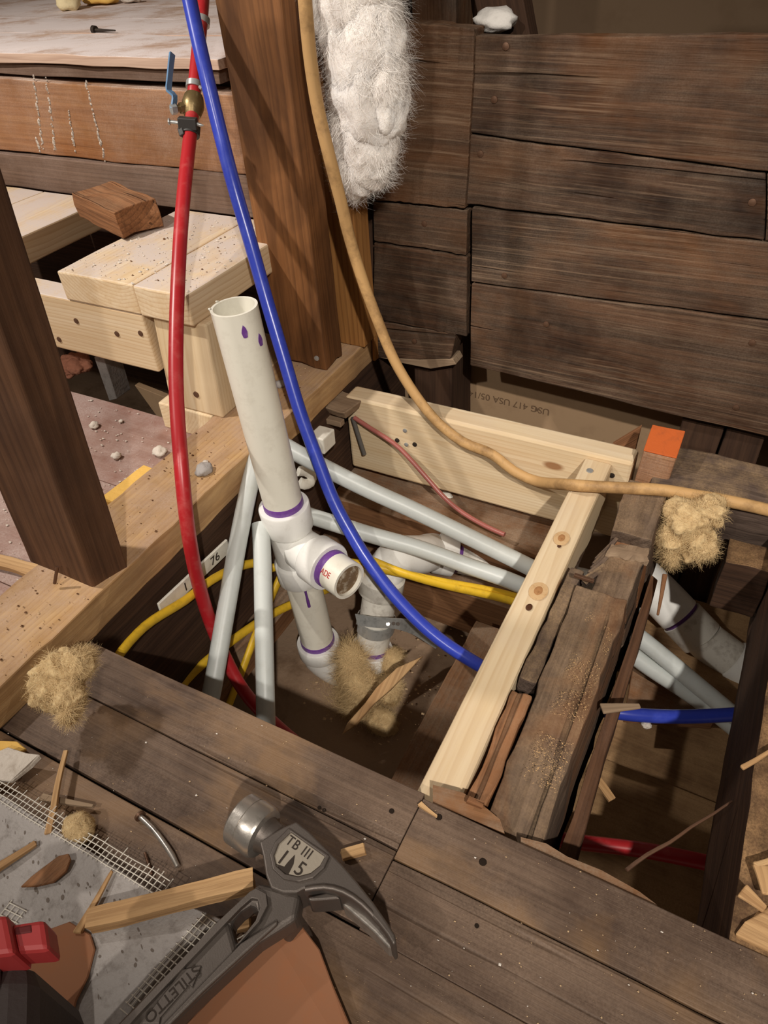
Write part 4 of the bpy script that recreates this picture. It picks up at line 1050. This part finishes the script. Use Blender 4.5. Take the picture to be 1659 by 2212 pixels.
# claw ridge
tube('claw_ridge', [at(660, 1921, z=HZ + .001), at(700, 1916, z=HZ + .002), at(742, 1926, z=HZ + .002), at(782, 1952, z=HZ), at(818, 1990, z=HZ - .005), at(848, 2030, z=HZ - .012)], .0035, M_titan, hd_, n=8)
plate2('nail_groove', [(664, 1938), (705, 1928), (728, 1932), (735, 1941), (700, 1944), (668, 1946)], .055, HZ - .012, M_titan, hd_, bev=.003)
plate2('lower_claw', [(742, 1936), (780, 1962), (815, 1996), (842, 2030), (850, 2048), (838, 2046), (806, 2012), (772, 1982), (740, 1955)], .045, HZ - .028, M_steel, hd_, bev=.003)
# neck and face
f0 = at(519, 1766, z=.078); nd = unit(at(566, 1798, z=.078) - f0)
lathe('striking_face', [(0, .004), (0, .0325), (.0025, .0348), (.017, .0348), (.0175, .0338), (.0185, .0348), (.038, .0345), (.042, .032), (.044, .024)], f0, nd, M_steel, hm, n=40)
lathe('neck', [(0, .026), (.006, .0225), (.016, .0215), (.030, .0230), (.040, .020)], f0 + nd * .041, nd, M_titan, hm, n=32)
# handle
handle = [(560, 1905), (600, 1915), (650, 1930), (640, 1985), (600, 2010), (560, 2035), (500, 2090), (440, 2145), (370, 2212), (300, 2290), (180, 2290), (250, 2212), (330, 2130), (400, 2062), (460, 2000), (515, 1945)]
hl = plate2('handle', handle, .062, HZ - .008, M_titan, hm, bev=.004,
            holes=[[(497, 1993), (520, 1968), (540, 1955), (556, 1960), (560, 1978), (548, 2000), (528, 2022), (510, 2040)]])
plate2('channel_rail', [(540, 1925), (553, 1918), (575, 1930), (578, 1955), (560, 1990), (520, 2034), (508, 2044), (552, 1988), (562, 1960), (556, 1942), (543, 1940), (520, 1960), (470, 2012), (300, 2190), (220, 2280), (205, 2280), (290, 2180), (460, 2000)], HZ - .009, HZ - .001, M_titan, hl, bev=.0015)
plate2('channel_rail', [(520, 2036), (600, 1985), (600, 1995), (525, 2062), (440, 2140), (330, 2250), (300, 2280), (285, 2280), (420, 2140), (505, 2052)], HZ - .009, HZ - .002, M_titan, hl, bev=.0015)
plate2('logo_arrow', [(304, 2212), (387, 2102), (391, 2094), (435, 2085), (415, 2133), (409, 2126), (347, 2197), (344, 2212)], HZ - .009, HZ - .0055, M_titan, hl, bev=.0006)
htext('STILETTO', 372, 2146, -50, 50, .0165, 'logo_lettering', hl, M_engrave, z=HZ - .0052, sx=.95)
plate2('side_boss', [(604, 1998), (640, 1958), (652, 1968), (648, 1990), (622, 2022), (606, 2016)], .035, .062, M_titan, hm, bev=.004)

# ------------------------------------------------------------------ grey board with mesh, paper, tool
cb = thing('cement_board', at(200, 2000, z=0), 'grey cement backer board with frayed white mesh edges at lower left', 'board')
slab('board_core', [at(-60, 1672, z=.028), at(60, 1755, z=.028), at(190, 1835, z=.028), at(330, 1925, z=.028), at(480, 1985, z=.028), at(440, 2010, z=.028), at(380, 2060, z=.028), at(300, 2160, z=.028), at(255, 2235, z=.028), at(120, 2420, z=.028), at(-160, 2420, z=.028), at(-260, 1900, z=.028)], (0, 0, -.026), M_cement, cb, amp=.0)
# pits in the surface
pv = []; pf = []
for k in range(150):
    px, py = RNG.uniform(5, 330), RNG.uniform(1760, 2160)
    if py < 1735 + px * .62 + 30: continue
    if px > 300 and py > 2100: continue
    p = at(px, py, z=.0284); r = RNG.uniform(.0012, .0034); b = len(pv); m_ = 7
    e_ = RNG.uniform(.5, 1); ro = RNG.uniform(0, 3)
    for q in range(m_):
        a = 2 * math.pi * q / m_
        pv.append((p.x + r * math.cos(a + ro), p.y + r * e_ * math.sin(a), p.z))
    pf.append(tuple(range(b, b + m_)))
o = mesh('pits', pv, pf, plain('pit_shadow', srgb(120, 110, 102), .95, .1), cb); o['kind'] = 'stuff'
# mesh edge: warp and weft strands
def strands(name, A0, A1, wd_, nlong, pitch, par, jit=.0015, z=.03, sag=0):
    A0 = Vector(A0); A1 = Vector(A1); ex_ = unit(A1 - A0); ey_ = unit(Vector(wd_)); W = Vector(wd_).length; L = (A1 - A0).length
    V = []; Fc = []
    def strip(p, q, r=.0007):
        d = unit(q - p); s_ = unit(d.cross(Vector((0, 0, 1)))) * r; b = len(V); h = Vector((0, 0, r))
        V.extend([p - s_, p + s_, p + h, q - s_, q + s_, q + h])
        Fc.extend([(b, b + 1, b + 4, b + 3), (b + 1, b + 2, b + 5, b + 4), (b + 2, b, b + 3, b + 5)])
    for i in range(nlong):
        o_ = ey_ * (W * i / (nlong - 1)); k = 0; prev = None
        while k * .03 <= L + .0001:
            p = A0 + o_ + ex_ * (k * .03) + nz(A0 + o_ + ex_ * (k * .03), 25) * jit; p.z = max(p.z, z - sag * i / nlong)
            if prev is not None: strip(prev, p)
            prev = p; k += 1
    x = 0
    while x < L:
        a = A0 + ex_ * x + nz(A0 + ex_ * x, 30) * jit - ey_ * .003
        b = a + ey_ * (W + RNG.uniform(.0, .012)); a.z = z; b.z = z - sag
        strip(a, b); x += pitch
    o_ = mesh(name, V, Fc, M_mesh, par); o_['kind'] = 'stuff'
    return o_
z3 = .0305
strands('mesh_edge', at(-30, 1712, z=z3), at(350, 1940, z=z3), (at(370, 1918, z=z3) - at(345, 1952, z=z3)), 4, .0085, cb)
strands('mesh_edge', at(440, 1975, z=z3), at(250, 2195, z=z3), (at(455, 2020, z=z3) - at(405, 1985, z=z3)), 7, .0085, cb)
strands('mesh_edge', at(0, 1975, z=z3), at(40, 1995, z=z3), (at(30, 1960, z=z3) - at(10, 1985, z=z3)), 3, .0085, cb)
strands('mesh_edge', at(475, 2005, z=.012), at(505, 2040, z=.012), (at(505, 2010, z=.012) - at(480, 2025, z=.012)), 4, .0085, cb, z=.012)
o = slab('brown_paper', [at(645, 1990, z=.034), at(690, 2050, z=.030), at(720, 2130, z=.026), at(765, 2235, z=.02), at(780, 2330, z=.02), at(330, 2330, z=.02), at(380, 2235, z=.025), at(500, 2110, z=.032), at(590, 2020, z=.036)], (0, 0, -.004), M_paper)
tag(o, 'orange-brown paper sheet under the hammer at the bottom of the picture', 'paper')
o = slab('brown_paper', [at(95, 2010, z=.0345), at(150, 1990, z=.0345), at(195, 2018, z=.0345), at(205, 2050, z=.0345), at(190, 2110, z=.0345), at(165, 2160, z=.0345), at(140, 2260, z=.0345), at(-80, 2300, z=.0345), at(-80, 2100, z=.0345)], (0, 0, -.004), M_paper)
tag(o, 'torn brown paper piece on the grey board behind the red tool', 'paper')
# red and grey power-tool grip at the bottom left corner
tl = thing('hand_tool', at(30, 2150, z=.04), 'red and dark grey plastic tool body cut off by the lower left corner', 'tool')
TZ = .26
def tp2(px, py, z): return at(px, py, z=z)
def block(name, q, z0, z1, m, par, bev=.003):
    """q: four pixel corners of the top face"""
    t_ = [tp2(*k, z1) for k in q]; dn = Vector((0, 0, z0 - z1))
    return hexa(name, [[[t_[0] + dn, t_[0]], [t_[3] + dn, t_[3]]], [[t_[1] + dn, t_[1]], [t_[2] + dn, t_[2]]]], m, par, n=(2, 2, 1), bev=bev)
red = block('red_collar', [(-60, 2072), (32, 2060), (14, 1972), (-60, 1990)], TZ - .05, TZ, M_redtool, tl)
blk = block('red_latch', [(28, 2058), (106, 2052), (96, 1984), (16, 1996)], TZ - .05, TZ - .012, M_redtool, tl)
block('latch_slot', [(32, 2020), (70, 2015), (68, 1996), (30, 2003)], TZ - .02, TZ - .0112, plain('slot_dark', srgb(96, 30, 30), .7), blk, bev=.001)
block('grip', [(-120, 2420), (62, 2420), (70, 2068), (-70, 2078)], .05, TZ - .035, M_greytool, tl, bev=.012)
block('grip_pad', [(-120, 2140), (-4, 2138), (-4, 2066), (-100, 2070)], TZ - .04, TZ - .028, M_greytool, tl, bev=.006)

# ------------------------------------------------------------------ splinters, nails, chips on the floor
def stick(a, b, w, t, za, zb, label, m=M_chip, name='wood_splinter', w1=None, cat='splinter', side=(0, 0, 1), rag=(.004, .004), amp=.002, group='loose splinters', n=(10, 2, 1)):
    o = beam(name, at(*a, z=za), at(*b, z=zb), t, w, side, m, n=n, amp=amp, fr=22, w1=t if w1 is None else t * .6, t1=w if w1 is None else w1, ragged=rag, bev=.0005)
    return tag(o, label, cat, group)
stick((192, 1990), (552, 1900), .024, .022, .042, .060, 'long pale wood splinter lying under the hammer neck', amp=.0025)
stick((103, 1806), (141, 1622), .010, .008, .028, .022, 'thin upright pale splinter beside the ball of wool', w1=.007)
stick((165, 2020), (246, 1878), .010, .006, .038, .034, 'thin tan splinter crossing the grey board', w1=.004)
stick((-20, 1885), (80, 1818), .011, .008, .036, .036, 'short splinter on the grey board at the left edge', w1=.008)
o = slab('wood_splinter', [at(*q, d=1.70) for q in [(738, 1588), (750, 1562), (788, 1519), (814, 1484), (857, 1443), (911, 1419), (871, 1462), (840, 1493), (805, 1523), (762, 1571)]], (.0, .012, -.010), M_chip, amp=.004)
tag(o, 'big pale splinter lying in the opening over the yellow wool', 'splinter')
stick((85, 1722), (205, 1742), .012, .008, .012, .012, 'grey splinter lying behind the upright splinter', m=M_lath, w1=.004)
stick((735, 1850), (790, 1832), .014, .008, .008, .008, 'small tan wood piece in the shade right of the hammer head')
stick((500, 2006), (545, 1995), .012, .010, .014, .014, 'short wood bits seen through the slot of the hammer handle')
stick((905, 1735), (945, 1765), .008, .006, .006, .006, 'small splinter stuck at the butt joint of the floor planks', w1=.003)
stick((1008, 1725), (1045, 1742), .010, .006, .004, .0, 'reddish splinter at the torn floor edge under the old joist', m=M_rust)
stick((-30, 1205), (82, 1236), .030, .012, .012, .012, 'orange splinter board lying beside the left stud', amp=.003)
stick((1270, 1660), (1325, 1730), .016, .006, -.31, -.31, 'pale splinter lying on the bottom boards of the right bay')
stick((1350, 1880), (1585, 1728), .006, .005, -.10, -.06, 'thin dark stick leaning diagonally across the right bay', m=M_stud_dark, w1=.003)
o = slab('wood_chip', [at(46, 1918, z=.031), at(70, 1895, z=.034), at(100, 1872, z=.036), at(128, 1851, z=.036), at(150, 1846, z=.036), at(155, 1858, z=.034), at(145, 1885, z=.031), at(118, 1908, z=.030), at(80, 1917, z=.030)], (0, 0, .004), M_rust, bev=.0006)
tag(o, 'brown leaf-shaped wood chip on the grey board', 'wood chip')
o = slab('plaster_chip', [at(-30, 1690, z=.02), at(-30, 1640, z=.03), at(20, 1622, z=.03), at(60, 1630, z=.03), at(92, 1638, z=.025), at(70, 1660, z=.02), at(30, 1692, z=.02)], (0, 0, .008), M_crumb, amp=.006)
tag(o, 'rough whitish plaster chip at the left edge above the grey board', 'plaster chip')
o = slab('plaster_chip', [at(-40, 1640, z=.012), at(0, 1606, z=.012), at(40, 1608, z=.012), at(60, 1622, z=.012), at(20, 1640, z=.012)], (0, 0, .008), M_foam, amp=.004)
tag(o, 'yellowish chip tucked behind the whitish plaster chip', 'foam chip')
nl = thing('bent_nail', at(350, 1830, z=.006), 'bent steel nail lying on the floor left of the hammer', 'nail')
tube('shank', [at(304, 1765, z=.008), at(330, 1790, z=.008), at(352, 1818, z=.009), at(372, 1848, z=.008), at(384, 1872, z=.006)], .0042, M_steel, nl, n=10, radii=[.0042, .0042, .0042, .0042, .0036])
tube('head', [at(301, 1761, z=.008), at(304, 1765, z=.008)], .008, M_rustnail, nl, n=12, smooth_path=False)
o = tube('small_pin', [at(313, 1842, z=.004), at(328, 1890, z=.004)], .0022, M_rustnail, n=8, smooth_path=False)
tag(o, 'small rusty pin beside the bent nail', 'nail')
o = tube('loose_nail', [at(118, 1260, z=.085), at(124, 1224, z=.12)], .003, M_rustnail, n=8, smooth_path=False)
tag(o, 'rusty nail sticking up at the foot of the left stud', 'nail')
# screw on the raised floor
sw = thing('drywall_screw', at(225, 66, z=.733), 'black screw lying on the white raised floor', 'screw')
tube('shank', [at(207, 65, z=.735), at(249, 66, z=.734)], .0045, M_engrave, sw, n=8, smooth_path=False, radii=[.005, .0045, .004, .002])
tube('head', [at(201, 64, z=.736), at(207, 65, z=.735)], .011, M_engrave, sw, n=12, smooth_path=False)
# foam and crumbs on raised floor and left floor
def lump(name, px, py, z, r, m, label, cat, seed, sx=1.0, sz=.7, group=None):
    bm = bmesh.new(); bmesh.ops.create_icosphere(bm, subdivisions=3, radius=1)
    c = at(px, py, z=z); V = []
    for v in bm.verts:
        q = Vector((v.co.x * r * sx, v.co.y * r, v.co.z * r * sz))
        q *= 1 + .35 * noise.noise(v.co * 1.7 + Vector((seed * 3.1, 0, 0))) + .12 * noise.noise(v.co * 5 + Vector((seed, 0, 0)))
        V.append(q + c + Vector((0, 0, r * sz * .8)))
    Fc = [tuple(v.index for v in f.verts) for f in bm.faces]; bm.free()
    o = mesh(name, V, Fc, m, smooth=True)
    return tag(o, label, cat, group)
lump('foam_crumb', 152, 20, .73, .045, plain('cream_foam', srgb(228, 212, 170), .9, .1, bump=.6), 'cream foam crumb on the raised floor at top left', 'foam', 1)
lump('foam_crumb', 220, 8, .73, .05, M_foam, 'yellow foam piece at the top edge on the raised floor', 'foam', 2, sx=1.6, sz=.5)
lump('foam_crumb', 285, 5, .73, .03, M_crumb, 'small pale crumb right of the yellow foam piece', 'crumb', 3, sx=1.3, sz=.5)
o = stick((236, 1088), (326, 1016), .038, .022, .018, .018, 'yellow foam strip lying along the sole plate', m=M_foam, name='foam_strip', cat='foam', amp=.004, group='foam pieces')
for i, (px, py, z, r, lab) in enumerate([(253, 989, 0, .011, 'pale plaster crumb on the dusty floor above the foam strip'), (347, 982, 0, .017, 'larger pale plaster crumb near the red pipe on the dusty floor'), (205, 923, 0, .012, 'oval grey stone on the dusty floor beside the left stud'),
                                    (443, 1022, .07, .018, 'grey mortar lump on the sole plate near the drain pipe'), (445, 1002, .07, .007, 'tiny pale crumb beside the grey mortar lump'), (606, 835, .07, .014, 'grey mortar crumb on the sole plate behind the drain pipe'),
                                    (262, 912, 0, .006, 'tiny crumb on the dusty floor near the gap'), (1310, 1690, -.33, .0, '')]):
    if r: lump('plaster_crumb', px, py, z, r, M_crumb if i not in (3, 5) else M_cement, lab, 'crumb', 10 + i, group='plaster crumbs')
lump('plaster_lump', 1068, 66, .765, .036, plain('white_plaster', srgb(232, 228, 222), .95, .1, bump=.8), 'white plaster lump on the top edge of the sheathing', 'plaster', 21, sx=1.2, sz=.6)
lump('plaster_crumb', 965, 1072, -.272, .012, M_white_plastic, 'white chip on the dusty timber under the header', 'crumb', 31, sx=1.5, sz=.4)
lump('plaster_crumb', 1395, 1568, -.33, .010, M_crumb, 'pale chip on the right bay boards below the blue pipe', 'crumb', 32)
# fine debris, uncountable
def debris(name, n, poly, z, rmin, rmax, mat, label, seed, cat='debris', quad=None):
    rng = random.Random(seed); V = []; Fc = []
    (x0, x1), (y0, y1) = poly
    for _ in range(n):
        px = rng.uniform(x0, x1); py = rng.uniform(y0, y1)
        if quad and not quad(px, py): continue
        p = at(px, py, z=z); r = rmin + (rmax - rmin) * rng.random() ** 3; b = len(V); ro = rng.uniform(0, 6); el = rng.uniform(.3, 1)
        for k in range(4):
            a = ro + k * math.pi / 2
            V.append((p.x + r * math.cos(a), p.y + r * el * math.sin(a), p.z))
        V.append((p.x + rng.uniform(-.3, .3) * r, p.y, p.z + r * rng.uniform(.3, .8)))
        Fc += [(b + k, b + (k + 1) % 4, b + 4) for k in range(4)] + [(b, b + 1, b + 2, b + 3)]
    o = mesh(name, V, Fc, mat); tag(o, label, cat, kind='stuff')
    return o
M_brownbit = plain('brown_bits', srgb(104, 74, 52), .9, .1)
M_palebit = plain('pale_bits', srgb(196, 168, 132), .9, .1)
M_whitebit = plain('white_bits', srgb(224, 216, 206), .9, .1)
def instep(px, py):
    p = at(px, py, z=.387); return -1.42 < p.x < -1.05 and 1.055 < p.y < 1.46
debris('plaster_grit', 900, ((120, 560), (440, 720)), .387, .001, .006, M_crumb, 'plaster grit scattered on the pine step boards', 41, quad=instep)
debris('brown_grit', 300, ((120, 560), (440, 720)), .387, .001, .005, M_brownbit, 'brown wood grit scattered on the pine step boards', 42, quad=instep)
def inplate(px, py):
    p = at(px, py, z=.0735); return -1.07 < p.x < -.912 and 0 < p.y < 1.58
debris('plate_grit', 1600, ((0, 830), (720, 1500)), .0735, .0006, .0035, M_brownbit, 'brown sawdust bits scattered on the sole plate', 43, quad=inplate)
debris('plate_dust', 1200, ((0, 830), (720, 1500)), .0735, .0006, .003, M_palebit, 'pale sawdust bits scattered on the sole plate', 44, quad=inplate)
def infloor(px, py):
    p = at(px, py, z=0); return p.y < .455
debris('floor_dust', 700, ((0, 1659), (1400, 2212)), .0012, .0004, .0018, M_palebit, 'fine pale sawdust scattered over the foreground planks', 45, quad=infloor)
debris('floor_grit', 160, ((0, 1659), (1400, 2212)), .0012, .0004, .0024, M_whitebit, 'white plaster specks scattered over the foreground planks', 46, quad=infloor)
def inleft(px, py):
    p = at(px, py, z=0); return p.x < -1.09 and p.y < 1.09
debris('left_grit', 700, ((0, 430), (800, 1330)), .001, .001, .0055, M_crumb, 'plaster specks scattered over the dusty left floor', 47, quad=inleft)
def injoist(px, py):
    p = at(px, py, z=-.01); return -.120 < p.x < -.066 and .55 < p.y < .95 and noise.noise(p * 16) > -.05
debris('joist_sawdust', 14000, ((1050, 1400), (1240, 1790)), -.012, .0004, .0014, plain('fresh_sawdust', srgb(196, 160, 116), .9, .1), 'fresh pale sawdust lying on the rotted old joist', 48, quad=injoist)
def incav(px, py):
    p = at(px, py, z=-.595); return -.8 < p.x < -.45 and .8 < p.y < 1.3
debris('cavity_grit', 900, ((600, 1060), (1200, 1700)), -.60, .001, .006, M_palebit, 'pale grit on the dirt at the bottom of the opening', 49, quad=incav)
